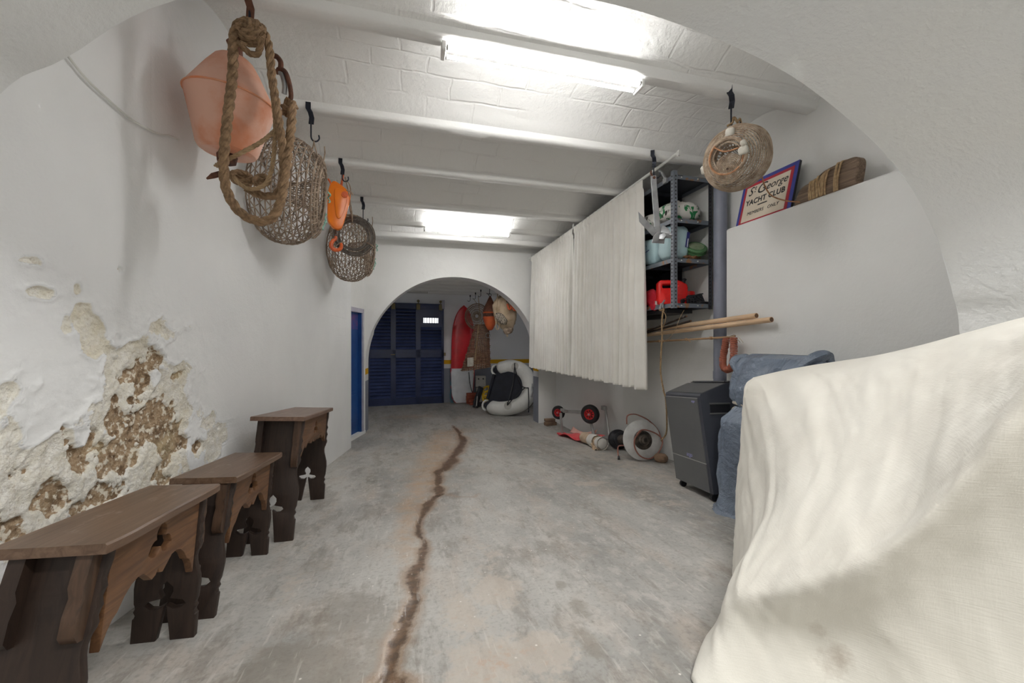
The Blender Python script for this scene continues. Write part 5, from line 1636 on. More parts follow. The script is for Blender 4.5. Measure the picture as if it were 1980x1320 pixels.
m = MB(); P, F = text_mesh('argo', .024, shear=.1, bold=.001); m.add((P @ Rf.T) + np.array([fx(.73) - .0075, -.165, .725]), F); part(m, 'upper_logo', M_LOGO, t, world=False, smooth=False)
# top plate and outlet slots
sl = math.atan2(.078, .208)
m = MB(); m.box((-.07, 0, .8305), (.20, W2 * 2 - .01, .006), rotm(0, -sl, 0)); part(m, 'control_top', M_ACF, t, world=False, smooth=False)
m = MB()
m.box((.085, 0, .874), (.10, W2 * 2 - .06, .006))
for k in range(3):
    m.box((.05 + k * .032, 0, .878), (.008, W2 * 2 - .08, .012), rotm(0, .5, 0))
part(m, 'air_outlet', M_ACD, t, world=False, smooth=False)
m = MB(); m.box((-.03, -W2 - .001, .68), (.16, .006, .06)); part(m, 'handle_recess', M_ACD, t, world=False, smooth=False)
m = MB(); m.box((-.03, -W2 - .003, .643), (.17, .008, .012), bev=.003); m.box((-.03, -W2 - .003, .717), (.17, .008, .012), bev=.003); part(m, 'handle_rim', M_ACF, t, world=False)
m = MB()
for k in range(6):
    m.box((.045 + k * .022, -W2 - .002, .31), (.011, .005, .28))
part(m, 'side_grille', M_ACD, t, world=False, smooth=False)
for x in (-.09, .14):
    for y in (-.21, .21):
        m = MB(); m.tube([(x, y - .012, .026), (x, y + .012, .026)], .026, 16); m.box((x, y, .052), (.03, .034, .02), bev=.003); part(m, 'castor', M_BLACK, t, world=False)

# ------------------------------------------------------------------ plastic wrapped bundle
def loft(rings, n=110, seed=1, amp=.03, k=9):
    """rings: (cx, cy, z, rx, ry, squareness)"""
    R = np.array(rings, float)
    zs = np.linspace(0, len(R) - 1, 90)
    G = []
    for s in zs:
        c = [np.interp(s, np.arange(len(R)), R[:, j]) for j in range(6)]
        row = []
        for j in range(n + 1):
            a = 2 * PI * (j % n) / n
            p = c[5]
            ca, sa = math.copysign(abs(math.cos(a)) ** p, math.cos(a)), math.copysign(abs(math.sin(a)) ** p, math.sin(a))
            q = V(c[0] + c[3] * ca, c[1] + c[4] * sa, c[2])
            w = fbm(np.array([math.cos(a) * 3.0, math.sin(a) * 3.0, c[2] * 2.5 + .5 * math.sin(a * 2)]), 4, seed) - .5
            fold = 1 - abs(2 * (vnoise(np.array([a * 2.2 + c[2] * 1.6, c[2] * 1.2]), seed + 5) if j % n else vnoise(np.array([c[2] * 1.6, c[2] * 1.2]), seed + 5)) - 1)
            d = amp * (1.1 * w + .8 * (fold - .5) + .5 * (fbm(np.array([math.cos(a) * 9.0, math.sin(a) * 9.0, c[2] * 7.0]), 3, seed + 9) - .5))
            row.append(tuple(q + V(ca, sa, 0) * d))
        row[-1] = row[0]
        G.append(row)
    return G
t = thing('wrapped_bundle', 'tall bundle wrapped in blue grey plastic and tied with rope beside the air conditioner', 'bundle', (2.32, 2.26, fz(2.26)))
f0 = fz(2.26)
G = loft([(2.33, 2.215, f0 + .002, .285, .20, .7), (2.33, 2.225, f0 + .025, .265, .175, .8), (2.33, 2.225, f0 + .10, .235, .155, .75), (2.33, 2.225, f0 + .3, .225, .15, .7), (2.335, 2.225, f0 + .5, .22, .15, .7), (2.34, 2.225, f0 + .62, .205, .145, .75), (2.35, 2.225, f0 + .68, .155, .12, .9), (2.35, 2.225, f0 + .715, .125, .10, 1.0)], seed=2, amp=.05)
m = MB().grid(G); part(m, 'lower_wrap', M_TARP, t, angle=50)
G = loft([(2.35, 2.225, f0 + .71, .12, .10, 1.0), (2.36, 2.23, f0 + .76, .15, .14, .9), (2.38, 2.20, f0 + .83, .18, .18, .8), (2.40, 2.14, f0 + .92, .18, .24, .7), (2.41, 2.10, f0 + 1.0, .15, .29, .7), (2.41, 2.10, f0 + 1.05, .10, .27, .8), (2.41, 2.10, f0 + 1.075, .02, .2, 1.0)], seed=7, amp=.05)
m = MB().grid(G); part(m, 'upper_wrap', M_TARP, t, angle=50)
for pts in ([(2.27, 1.90, f0 + .98), (2.33, 1.84, f0 + 1.05), (2.42, 1.82, f0 + 1.075), (2.50, 1.84, f0 + 1.02)], [(2.25, 2.30, f0 + .93), (2.30, 2.37, f0 + 1.01), (2.40, 2.38, f0 + 1.04), (2.48, 2.35, f0 + 1.0)]):
    m = MB(); c_ = catmull([V(*p) for p in pts], 8)
    n_ = len(c_); G = []
    T_, N_, B_ = frames(c_)
    for i, p in enumerate(c_):
        row = []
        for j in range(17):
            an = 2 * PI * (j % 16) / 16
            rr_ = (.012 + .024 * math.sin(PI * i / (n_ - 1))) * (1 + .6 * (float(vnoise(np.array([i * .3, an * 1.3]), 3)) - .5))
            row.append(tuple(p + rr_ * (math.cos(an) * N_[i] + math.sin(an) * B_[i])))
        row[-1] = row[0]; G.append(row)
    m.grid(G); part(m, 'gathered_fold', M_TARP, t, angle=50)
for k_, (dz, r) in enumerate(((0, .135), (.025, .14), (-.02, .145))):
    m = MB(); m.rope([V(2.35 + r * math.cos(a), 2.25 + r * .82 * math.sin(a), f0 + .70 + dz + .012 * math.sin(2 * a + dz * 90)) for a in np.linspace(0, 2 * PI, 40)], .011, n=5)
    part(m, 'tie_rope', M_PALEREED, t, 'pale rope tied round the waist')

# ------------------------------------------------------------------ dust sheet over the near right corner
def drape():
    # columns run from the far left edge to the near right; each gives ridge, shoulder, mid, crease, tuck, skirt, floor
    cols = [
        [(2.20, 1.97, 1.30), (2.21, 2.00, 1.22), (2.22, 2.02, 1.0), (2.24, 2.02, .80), (2.24, 2.02, .66), (2.24, 2.02, .54), (2.24, 2.02, .435)],
        [(2.05, 1.97, 1.335), (2.01, 1.99, 1.27), (2.005, 2.01, 1.0), (1.985, 2.00, .80), (1.965, 1.99, .66), (1.955, 1.98, .54), (1.945, 1.98, .44)],
        [(2.02, 1.94, 1.345), (1.975, 1.94, 1.29), (1.91, 1.88, 1.02), (1.80, 1.79, .80), (1.70, 1.72, .68), (1.65, 1.69, .56), (1.62, 1.68, .465)],
        [(2.09, 1.84, 1.385), (2.00, 1.80, 1.33), (1.80, 1.66, 1.08), (1.56, 1.47, .86), (1.36, 1.34, .75), (1.32, 1.34, .60), (1.24, 1.30, .50)],
        [(2.14, 1.70, 1.425), (2.02, 1.61, 1.37), (1.72, 1.40, 1.12), (1.32, 1.20, .88), (1.03, 1.08, .79), (.99, 1.09, .66), (.855, 1.04, .525)],
        [(2.16, 1.56, 1.455), (2.00, 1.43, 1.39), (1.66, 1.20, 1.15), (1.26, 1.02, .92), (1.02, .94, .83), (1.08, .99, .68), (.98, .92, .535)],
        [(2.13, 1.38, 1.49), (1.96, 1.25, 1.43), (1.62, 1.03, 1.21), (1.28, .89, 1.00), (1.08, .82, .93), (1.20, .90, .74), (1.16, .82, .55)],
        [(2.08, 1.18, 1.54), (1.92, 1.06, 1.49), (1.60, .88, 1.30), (1.31, .76, 1.11), (1.13, .70, 1.06), (1.28, .78, .82), (1.28, .68, .565)],
        [(2.04, 1.00, 1.595), (1.89, .90, 1.565), (1.60, .75, 1.46), (1.35, .63, 1.35), (1.20, .57, 1.31), (1.37, .66, .98), (1.40, .54, .58)],
        [(2.00, .82, 1.645), (1.86, .73, 1.64), (1.61, .60, 1.62), (1.40, .50, 1.60), (1.27, .44, 1.59), (1.45, .52, 1.15), (1.50, .40, .59)],
        [(1.97, .60, 1.68), (1.86, .54, 1.69), (1.66, .44, 1.70), (1.48, .36, 1.71), (1.38, .30, 1.71), (1.52, .37, 1.2), (1.60, .25, .61)],
    ]
    C = np.array(cols)                       # cols x 7 x 3
    # dense across rows
    A = np.array([catmull(list(c), 14) for c in C])           # 11 x R x 3
    B = np.array([catmull(list(A[:, r]), 14) for r in range(A.shape[1])])   # R x K x 3
    for _i in range(45):
        B[1:-1] += .5 * (.5 * (B[2:] + B[:-2]) - B[1:-1])
    Rr, K, _ = B.shape
    # a back side falling behind the ridge
    ridge = B[0]
    back = []
    for k, (dx, dz) in enumerate(((.40, -.75), (.38, -.45), (.32, -.20), (.20, -.03), (.10, .012), (.04, .01))):
        q_ = ridge + np.array([dx * .38, 0, dz])
        q_[:, 0] = np.minimum(q_[:, 0], 2.19)
        back.append(q_)
    B = np.concatenate([np.array(back), B], 0)
    G = B
    du = np.gradient(G, axis=1); dv = np.gradient(G, axis=0)
    N = np.cross(dv, du); N /= np.maximum(np.linalg.norm(N, axis=-1, keepdims=True), 1e-9)
    r = np.arange(G.shape[0])[:, None] / G.shape[0]; kk = np.arange(K)[None, :] / K
    w = fbm(G * 3.2, 4, 4) - .5
    # soft drag folds running down from the far shoulder to the gathered knee
    q = np.stack([kk * 15 - r * 7 + 0 * r, r * 2.0 + 0 * kk], -1)
    fold = fbm(q, 3, 9) - .5
    q2 = np.stack([kk * 60 + r * 6, r * 5 + 0 * kk], -1)
    f2 = fbm(q2, 3, 15) - .5
    vis = np.clip((r - .07) * 8, 0, 1)
    near = np.exp(-((kk - .34) / .17) ** 2)
    d = vis * (.022 * w + (.014 + .030 * near) * fold + .007 * f2 + .006 * (fbm(G * 16, 4, 31) - .5) + .010 * (fbm(G * 6.5, 3, 41) - .5))
    G = G + N * d[..., None]
    for j in range(G.shape[1]):
        fl = RAMP * np.maximum(0, RY - G[:, j, 1]) + .003
        G[:, j, 2] = np.maximum(G[:, j, 2], fl)
    G = G.reshape(-1, 3)
    a, b = B.shape[0], K
    idx = np.arange(a * b).reshape(a, b)
    F = np.stack([idx[:-1, :-1], idx[1:, :-1], idx[1:, 1:], idx[:-1, 1:]], -1).reshape(-1, 4)
    st = blobs(G[:, 1], G[:, 2], [(.86, .66, .05, .06, .9), (.9, .72, .03, .05, .7), (.75, .75, .2, .2, .42), (.6, .62, .25, .25, .35), (.55, 1.02, .02, .03, .6)])
    st = st * (G[:, 0] < 1.6)
    o = raw_mesh('dust_sheet', G, F, M_DRAPE, dict(stain=st))
    md = o.modifiers.new('thick', 'SOLIDIFY'); md.thickness = .003
    o['label'] = 'cream cotton dust sheet draped over furniture beside the wrapped bundle'; o['category'] = 'dust sheet'
    return o
drape()

# ------------------------------------------------------------------ along the foot of the right wall
def floor_brick(c, rz, label, s=(.20, .095, .055), mat=M_BRICK, grp=None):
    m = MB(); m.box(c, s, rotm(0, 0, rz), bev=.004); return solo(m, 'brick', mat, label, 'brick', c, grp)
floor_brick((2.66, 7.12, .032), .15, 'brown brick on the floor by the trolley wheel, under another', (.22, .11, .06), M_BRICK, 'old bricks by the trolley')
floor_brick((2.655, 7.14, .094), -.05, 'chipped brown brick lying on top of another by the trolley wheel', (.19, .10, .055), M_BRICK, 'old bricks by the trolley')
t = thing('launching_trolley', 'aluminium boat trolley with two black wheels turned upside down by the white wall', 'trolley', (2.6, 5.9, fz(5.9)))
W1, W2_ = V(2.585, 6.52, .345), V(2.62, 5.36, .515)
def wheel(c, axis, r, w):
    axis = norm(axis); up = V(0, 0, 1); e = norm(np.cross(up, axis)); R = np.stack([e, np.cross(axis, e), axis], 1)
    m = MB(); m.lathe([(r * .56, -w * .42), (r * .72, -w * .5), (r * .9, -w * .46), (r, -w * .22), (r * 1.0, w * .22), (r * .9, w * .46), (r * .72, w * .5), (r * .56, w * .42), (r * .56, -w * .42)], c, R, 32, False)
    wh = part(m, 'wheel', M_TYRE, t)
    m = MB(); m.lathe([(r * .57, -w * .42), (r * .50, -w * .40), (r * .46, -w * .15), (r * .2, -w * .12), (r * .2, -w * .5), (r * .12, -w * .55), (0, -w * .55)], c, R, 28, False)
    m.lathe([(r * .57, w * .42), (r * .46, w * .15), (0, w * .12)], c, R, 28, False); part(m, 'hub', M_HUB, wh)
    m = MB()
    for k in range(8):
        a = 2 * PI * k / 8
        m.box(V(*c) + R @ V(r * .33 * math.cos(a), r * .33 * math.sin(a), -w * .17), (r * .22, r * .07, w * .1), R @ rotm(0, 0, a))
    part(m, 'hub_slots', M_HOLE, wh, smooth=False)
    m = MB(); m.tube([V(*c) + R @ V(0, 0, -w * .5), V(*c) + R @ V(0, 0, -w * .66)], r * .1, 10); part(m, 'axle_nut', M_ALU, wh)
wheel(W1, V(.75, .66, 0), .118, .075)
wheel(W2_, V(.75, .66, 0), .138, .085)
m = MB()
c, s, R = bar(W1 + V(.05, -.05, .03), W2_ + V(.06, .04, .01), .022, .055, (0, 0, 1)); m.box(c, s, R, bev=.004); part(m, 'axle_beam', M_ALU, t)
m = MB(); m.box(W1 + V(.0, -.24, .075), (.06, .16, .045), rotm(0, 0, 0), bev=.004); c, s, R = bar((2.53, 6.28, .38), (2.53, 6.22, .04), .05, .03, (1, 0, 0)); m.box(c, s, R, bev=.004); part(m, 'front_leg', M_ALU, t)
m = MB(); m.box((2.53, 6.2, .045), (.14, .16, .02), bev=.004); part(m, 'foot_plate', M_REDPAD, t)
m = MB(); c, s, R = bar((2.645, 5.40, .42), (2.60, 5.16, .16), .045, .03, (1, 0, 0)); m.box(c, s, R, bev=.004); part(m, 'rear_leg', M_ALU, t)
m = MB(); c, s, R = bar((2.78, 5.20, .62), (2.62, 4.78, .25), .05, .022, (1, 0, 0)); m.box(c, s, R, bev=.004); m.box((2.77, 5.22, .62), (.06, .08, .06), bev=.006); part(m, 'handle_bar', M_ALU, t)
m = MB(); c, s, R = bar((2.62, 5.12, .22), (2.66, 4.80, .27), .02, .03, (1, 0, 0)); m.box(c, s, R, bev=.004); part(m, 'cross_bar', M_ALU, t)
# red sheet wavy on the floor + leaning pale pink flap
ys = np.linspace(6.15, 4.98, 46)
G = []
for i, y in enumerate(ys):
    k = i / 45
    h = .012 + .05 * (1 - math.cos(2 * PI * k * 1.6 + .5)) * .5 + .02 * k
    wid = .22 + .03 * math.sin(6 * k)
    G.append([(2.43 + wid * q + .02 * k, y + .02 * math.sin(9 * q), fz(y) + h * (1 - .35 * q) + (.10 * k * q)) for q in np.linspace(0, 1, 8)])
m = MB().grid(G)
t = thing('foam_sheet', 'red foam sheet curling on the floor under the upturned trolley', 'sheet', (2.5, 5.5, fz(5.5)))
o = part(m, 'red_sheet', M_REDPAD, t, angle=80); md = o.modifiers.new('thick', 'SOLIDIFY'); md.thickness = .006
m = MB().grid([[(2.62 + .06 * q, y, fz(y) + .05 + .24 * q * (.6 + .4 * math.sin(y * 3))) for q in np.linspace(0, 1, 6)] for y in np.linspace(6.1, 5.25, 20)])
o = part(m, 'pink_flap', M_PINKPAD, t, 'faded pink flap leaning on the wall', angle=80); md = o.modifiers.new('thick', 'SOLIDIFY'); md.thickness = .004

# paper wrapped tube
t = thing('wrapped_tube', 'long tube wrapped in brown and white paper on the floor by the red sheet', 'tube', (2.58, 5.0, fz(5.0)))
def crinkle(a, b, r, seed, n=30):
    a, b = V(*a), V(*b); P = [a + (b - a) * k for k in np.linspace(0, 1, n)]
    T, N, B = frames(P); G = []
    for i, p in enumerate(P):
        row = []
        for j in range(29):
            an = 2 * PI * (j % 28) / 28
            d = r * (1 + .22 * (fbm(np.array([i * .35, math.cos(an) * 2, math.sin(an) * 2]), 3, seed) - .5))
            row.append(tuple(p + d * (math.cos(an) * N[i] + math.sin(an) * B[i])))
        row[-1] = row[0]; G.append(row)
    return G
tz = .085
m = MB().grid(crinkle((2.50, 5.30, fz(5.30) + tz), (2.47, 4.78, fz(4.78) + tz), .075, 3)); part(m, 'brown_wrap', M_PAPER, t, angle=60)
m = MB().grid(crinkle((2.482, 5.02, fz(5.02) + tz), (2.473, 4.84, fz(4.84) + tz), .085, 5, 14)); part(m, 'white_wrap', M_PAPERW, t, 'white paper wrap', angle=60)
m = MB().grid(crinkle((2.468, 4.77, fz(4.77) + tz), (2.463, 4.68, fz(4.68) + tz), .08, 7, 10)); m.ball((2.464, 4.69, fz(4.69) + tz), (.07, .02, .07)); part(m, 'white_end', M_PAPERW, t, 'white paper end', angle=60)
G = []
for i in range(14):
    k = i / 13
    G.append([(2.385 + .10 * q - .04 * k, 4.88 - .18 * k, fz(4.8) + .01 + .15 * (1 - k) * (q * .8 + .2) + .03 * math.sin(8 * q + 5 * k) * (1 - q * .5) + .0) for q in np.linspace(0, 1, 8)])
m = MB().grid(G); o = part(m, 'torn_flap', M_PAPER, t, angle=80); md = o.modifiers.new('thick', 'SOLIDIFY'); md.thickness = .002

# disc with drum hub
t = thing('winch_drum', 'white disc and black drum lying by the wall with a hub in its middle', 'drum', (2.56, 4.1, fz(4.1)))
da = norm(V(-.16, -1.0, .23)); de = norm(np.cross(V(0, 0, 1), da)); RD = np.stack([de, np.cross(da, de), da], 1)
DC = V(2.585, 3.98, fz(3.98) + .222)
m = MB(); m.lathe([(.0, -.012), (.215, -.012), (.222, -.004), (.222, .006), (.21, .014), (.15, .02), (.112, .03), (.10, .024), (0, .020)], DC, RD, 56); part(m, 'disc', M_DISCW, t)
m = MB(); m.lathe([(.0, -.05), (.195, -.05), (.205, -.04), (.205, -.018), (.19, -.014), (0, -.014)], DC, RD, 48); part(m, 'back_flange', M_BLACK, t)
m = MB(); m.lathe([(.10, .018), (.105, .028), (.085, .04), (.065, .042), (.062, .06), (.045, .066), (.040, .085), (.02, .09), (.018, .075), (0, .075)], DC, RD, 36); 
for k in range(24):
    a = 2 * PI * k / 24; m.box(DC + RD @ V(.088 * math.cos(a), .088 * math.sin(a), .04), (.012, .008, .012), RD @ rotm(0, 0, a))
part(m, 'hub', M_GREASE, t, 'dark greasy hub')
m = MB(); m.lathe([(.052, -.65), (.056, -.64), (.056, -.05)], DC, RD, 24); part(m, 'shaft', M_GREASE, t)
m = MB(); m.lathe([(0, -.80), (.105, -.80), (.125, -.785), (.125, -.73), (.10, -.71), (.085, -.70), (.085, -.67), (.095, -.662), (.09, -.65), (.05, -.64), (0, -.64)], DC, RD, 40); part(m, 'rear_drum', M_BLACK, t)
t = thing('copper_cable', 'brown copper coloured cable looped over the white disc', 'cable', (2.55, 3.9, fz(3.9)))
def dp(x, y, z=0.0):
    return DC + RD @ V(x, y, z)
sgn = 1 if (RD @ V(1, 0, 0))[0] > 0 else -1
def dq(x, y, z=.05):
    return dp(sgn * x, y, z)
m = MB(); m.tube(catmull([dq(-.03, .10, .06), dq(-.11, .02, .07), dq(-.12, -.08, .07), dq(-.06, -.17, .06), dq(.05, -.20, .05), dq(.16, -.13, .05), dq(.215, -.02, .05), dq(.17, .05, .06), dq(.06, .10, .075), dq(-.03, .11, .075), dq(-.09, .06, .08)], 8), .0078, 8); part(m, 'front_loop', M_COPPER, t)
m = MB(); m.tube(catmull([dq(.215, -.03, .04), dq(.20, .10, .0), dq(.12, .21, -.03), dq(.02, .27, -.04), dq(-.06, .29, -.03), dq(-.14, .27, -.02), dq(-.155, .18, -.02)], 8), .007, 8); part(m, 'back_loop', M_COPPER, t)
m = MB(); m.tube(catmull([V(2.50, 4.16, .36), V(2.42, 4.20, .35), V(2.385, 4.16, .29), V(2.355, 4.09, .25)], 8), .008, 8); part(m, 'tail', M_COPPER, t)
m = MB(); m.tube([(2.362, 4.105, .262), (2.345, 4.07, .238)], [.01, .015], 8); part(m, 'plug', M_BLACK, t)
A = lump((2.70, 3.80, fz(3.8) + .045), (.055, .07, .05), rotm(0, 0, .4), 21, .2, 20, 12, .7)
m = MB().grid([list(map(tuple, r)) for r in A]); solo(m, 'rubble_stone', M_BRICK, 'rough brown stone wedged behind the white disc', 'stone', (2.70, 3.8, fz(3.8)), angle=30)
# ------------------------------------------------------------------ garage beyond the arch
M_TALL = mk('dark_brown_wicker', (150, 120, 98), 0.9, c2=(104, 80, 64), vs=16)
t = thing('paddle_board', 'red and white paddle board leaning upright beside the garage door', 'paddle board', (1.42, 10.36, 0.0))
def board_outline(L, W, n=40):
    P = []
    for i in range(n + 1):
        s = i / n
        z = s * L
        w = W / 2 * (1 - abs(2 * (s - .42) / (1.0 if s < .42 else 1.16)) ** 3.2 * (0.42 if s < .42 else 1.0)) if s < .42 else W / 2 * max(0.0, 1 - ((s - .42) / .58) ** 4.2) ** .75
        if s < .06:
            w *= .72 + .28 * math.sqrt(max(0, s / .06))
        P.append((w, z))
    return P
ol = board_outline(2.50, .60)
def board_mesh(s0, s1, t0, inset=0.0):
    m = MB(); G = []
    for (w, z) in ol:
        if s0 - 1e-6 <= z / 2.5 <= s1 + 1e-6:
            w2 = max(.004, w - inset)
            prof = [(-w2, 0), (-w2 * .98, -t0 * .5), (-w2 * .9, -t0 * .85), (-w2 * .5, -t0), (0, -t0), (w2 * .5, -t0), (w2 * .9, -t0 * .85), (w2 * .98, -t0 * .5), (w2, 0), (w2 * .9, t0 * .6), (0, t0 * .7), (-w2 * .9, t0 * .6), (-w2, 0)]
            G.append([(1.45 + x + .05 * (z / 2.5 - .4) , 10.33 + y * .5 + .055 * z / 2.5 - .05, z + .02) for x, y in prof])
    m.grid(G)
    m.add(G[0][:-1], [tuple(range(len(G[0]) - 1))]); m.add(G[-1][:-1], [tuple(range(len(G[-1]) - 2, -1, -1))])
    return m
part(board_mesh(.35, 1.0, .10), 'red_deck', M_BOARDRED, t)
part(board_mesh(0, .35, .10), 'white_deck', M_BOARDW, t)
m = MB(); P = [(1.45 + sg * w * 1.0 + .05 * (z / 2.5 - .4), 10.33 - .05 + .055 * z / 2.5, z + .02) for sg in (1,) for (w, z) in ol[:15]][::-1] + [(1.45 - w + .05 * (z / 2.5 - .4), 10.33 - .05 + .055 * z / 2.5, z + .02) for (w, z) in ol[:15]]
m.tube(P, .014, 6); part(m, 'red_rail', M_BOARDRED, t)
m = MB()
zc = .35 * 2.5 + .02
w = 0.29
m.add([(1.45 - w, 10.262, zc - .06), (1.45, 10.250, zc + .055), (1.45 + w, 10.262, zc - .06), (1.45 + w, 10.266, zc + .06), (1.45 - w, 10.266, zc + .06)], [(0, 1, 3 - 0, 4)] if False else [(0, 1, 4), (1, 2, 3)])
part(m, 'chevron', M_BOARDRED, t, smooth=False)
m = MB()
for z in (.44, .50, .55):
    m.box((1.49, 10.257, z), (.05, .004, .03), bev=.001)
part(m, 'printed_mark', M_BOXW, t, smooth=False)
m = MB(); m.tube(catmull([V(1.60, 10.24, .80), V(1.62, 10.22, .55), V(1.66, 10.2, .35), V(1.72, 10.2, .2)], 6), .01, 6); part(m, 'leash', M_BLACK, t)
m = MB()
for k in range(3):
    m.tube(catmull([V(1.145 + .015 * k, 10.30, .82 - .03 * k), V(1.13 + .02 * k, 10.28, .6), V(1.15, 10.29, .4), V(1.12 + .04 * k, 10.27, .2), V(1.15 + .02 * k, 10.25, .02)], 6), .016, 6, flat=.4)
solo(m, 'teal_strap', M_TEAL, 'teal strap hanging down beside the paddle board edge', 'strap', (1.15, 10.28, .02), angle=60)
for k, (x, y, z, rz) in enumerate(((1.66, 10.16, .035, .06), (1.70, 9.97, .035, .18), (1.65, 10.15, .105, -.05), (1.68, 9.98, .105, .08), (1.65, 10.12, .175, .05), (1.655, 10.12, .245, .0))):
    m = MB(); m.box((x, y, z), (.26, .13, .066), rotm(0, 0, rz), bev=.006)
    lab = ['bottom terracotta brick touching the wall side of the pile', 'bottom terracotta brick turned aslant at the front of the pile', 'second layer terracotta brick at the back of the pile', 'second layer terracotta brick at the front of the pile', 'third layer terracotta brick under the topmost one', 'topmost terracotta brick of the pile by the paddle board'][k]
    solo(m, 'terracotta_brick', M_REDBRICK, lab, 'brick', (x, y, z - .033), 'terracotta bricks by the paddle board')
for k, (x, z, lab) in enumerate(((1.915, .26, 'lower grey white meter box standing beside the terracotta bricks'), (1.90, .56, 'upper grey white meter box with dark knobs above the other'))):
    t = thing('meter_box', lab, 'box', (x, 10.15, z - .13), group='grey white boxes in the garage')
    m = MB(); m.box((x, 10.2, z), (.26, .16, .28), rotm(0, 0, -.12), bev=.012); part(m, 'case', M_BOXW, t)
    m = MB()
    for dx in (-.07, .05):
        m.tube([(x + dx, 10.12, z + .07), (x + dx, 10.1, z + .07)], .018, 10)
    part(m, 'knobs', M_HOLE, t)
    if k == 0:
        m = MB(); m.box((x, 10.2, z - .20), (.2, .14, .12), bev=.01); part(m, 'plinth', M_BOXW, t)
t = thing('tank_cart', 'black folding cart with two yellow spoked wheels between the grey boxes and the dinghy', 'cart', (1.790, 9.4, 0))
def yellow_wheel(c, ax_, r):
    ax_ = norm(ax_); e = norm(np.cross(V(0, 0, 1), ax_)); R = np.stack([e, np.cross(ax_, e), ax_], 1)
    m = MB(); m.tube([V(*c) + R @ V(r * math.cos(a), r * math.sin(a), 0) for a in np.linspace(0, 2 * PI, 33)[:-1]], .024, 8, closed=True)
    m.tube([V(*c) - ax_ * .03, V(*c) + ax_ * .03], .035, 12)
    for k in range(5):
        a = 2 * PI * k / 5 + .3
        m.tube([c, V(*c) + R @ V(r * math.cos(a), r * math.sin(a), 0)], .018, 6)
    part(m, 'yellow_wheel', M_YELLOW, t)
yellow_wheel((1.950, 9.35, .26), V(-.35, -1, .15), .155); yellow_wheel((1.990, 9.65, .33), V(-.35, -1, .15), .155)
m = MB(); m.box((1.700, 9.42, .3), (.10, .14, .42), rotm(.15, .3, .2), bev=.015); m.box((1.870, 9.5, .1), (.4, .12, .09), rotm(0, -.15, .3), bev=.02); m.tube([(1.650, 9.35, .02), (1.660, 9.36, .25), (1.730, 9.4, .52)], .035, 8); m.tube([(1.570, 9.32, .04), (1.630, 9.36, .28)], .028, 8); part(m, 'cart_frame', M_BLACK, t)
m = MB(); m.tube([(1.635, 9.31, .07), (1.655, 9.32, .3)], .012, 8); part(m, 'pale_strut', M_BOXW, t)

# inflatable dinghy on its side
O = V(2.14, 8.22, 0.0); eu = norm(V(.80, -.60, 0)); up = norm(V(.14, .30, .94)); eu = norm(eu - up * np.dot(eu, up)); en = np.cross(eu, up)
if en[1] > 0:
    en = -en
LB = .50
def dg_(a, b, c=0.0):
    return O + eu * a + up * b + en * c
t = thing('inflatable_dinghy', 'white inflatable dinghy with dark floor standing on its side inside the arch', 'dinghy', (2.14, 8.22, 0))
rt = .155
cl = [(-.32, 1.03), (-.26, 1.05), (-.14, 1.075), (.0, 1.09), (.22, 1.02), (.38, .86), (.45, .64), (.43, .44), (.30, .27), (.06, .185), (-.2, .165), (-.40, .20), (-.48, .235)]
P = catmull([dg_(a - .02, b) for a, b in cl], 6)
n = len(P)
rad = []
for i in range(n):
    s = min(i, n - 1 - i) / (n * .10)
    rad.append(rt * (min(1, .45 + .55 * s)))
m = MB(); m.tube(P, rad, 24); part(m, 'hull_tube', M_RUBW, t)
m = MB(); G = []
inner = [(-.32, .96), (-.18, .99), (-.06, .99), (.12, .93), (.25, .78), (.29, .62), (.26, .46), (.12, .34), (-.1, .27), (-.28, .27), (-.47, .31)]
c = V(*( -.3, .63))
m.plate([(p[0], p[1]) for p in catmull([V(*q) for q in inner], 4)], [], .03, O + en * .06, np.stack([eu, up, en], 1), bev=.004); part(m, 'floor_fabric', M_DKFAB, t)
for a, b, sg in ((-.36, 1.03, 1), (-.52, .235, -1)):
    m = MB(); m.tube([dg_(a + .10, b), dg_(a, b - .0 * sg), dg_(a - .07, b - .03 * sg)], [.10, .10, .035], 18); part(m, 'cone_end', M_DKFAB, t)
    m = MB(); m.tube([dg_(a - .02 + .09 * math.sin(q), b + .105 * math.cos(q), .0 + .02) for q in np.linspace(PI, 2.2 * PI, 12)], .022, 8); part(m, 'white_trim', M_RUBW, t)
m = MB(); m.box(O + eu * -.43 + up * .63, (.05, .56, .26), np.stack([eu, up, en], 1) @ rotm(0, 0, -.20), bev=.01); part(m, 'transom', M_DKFAB, t)
for (a, b) in ((.13, 1.05), (.02, .20)):
    m = MB(); Rm = np.stack([eu, up, en], 1); m.lathe([(.0, .0), (.085, .0), (.08, .006), (.05, .008), (0, .01)], dg_(a, b, rt * .985), Rm, 24); pt_ = part(m, 'towing_patch', M_BOXW, t)
    m = MB(); m.tube([dg_(a, b + .02 * q, rt + .012 + .02 * math.sin(q)) for q in np.linspace(0, PI, 8)], .012, 6); part(m, 'ring', M_BLACK, pt_)
m = MB()
for path in ([dg_(.13, 1.04, rt + .02), dg_(.20, .85, .20), dg_(.31, .62, .18), dg_(.40, .56, .20), dg_(.47, .56, .17)], [dg_(.13, 1.04, rt + .02), dg_(.10, .7, .12), dg_(.05, .4, .14), dg_(.02, .22, rt + .02)], [dg_(.02, .2, rt + .02), dg_(.18, .36, .21), dg_(.40, .56, .20)], [dg_(.46, .56, .16), dg_(.47, .35, .14), dg_(.47, .06, .10)]):
    m.tube(catmull(path, 6), .011, 6)
part(m, 'lifting_rope', M_BLACK, t)
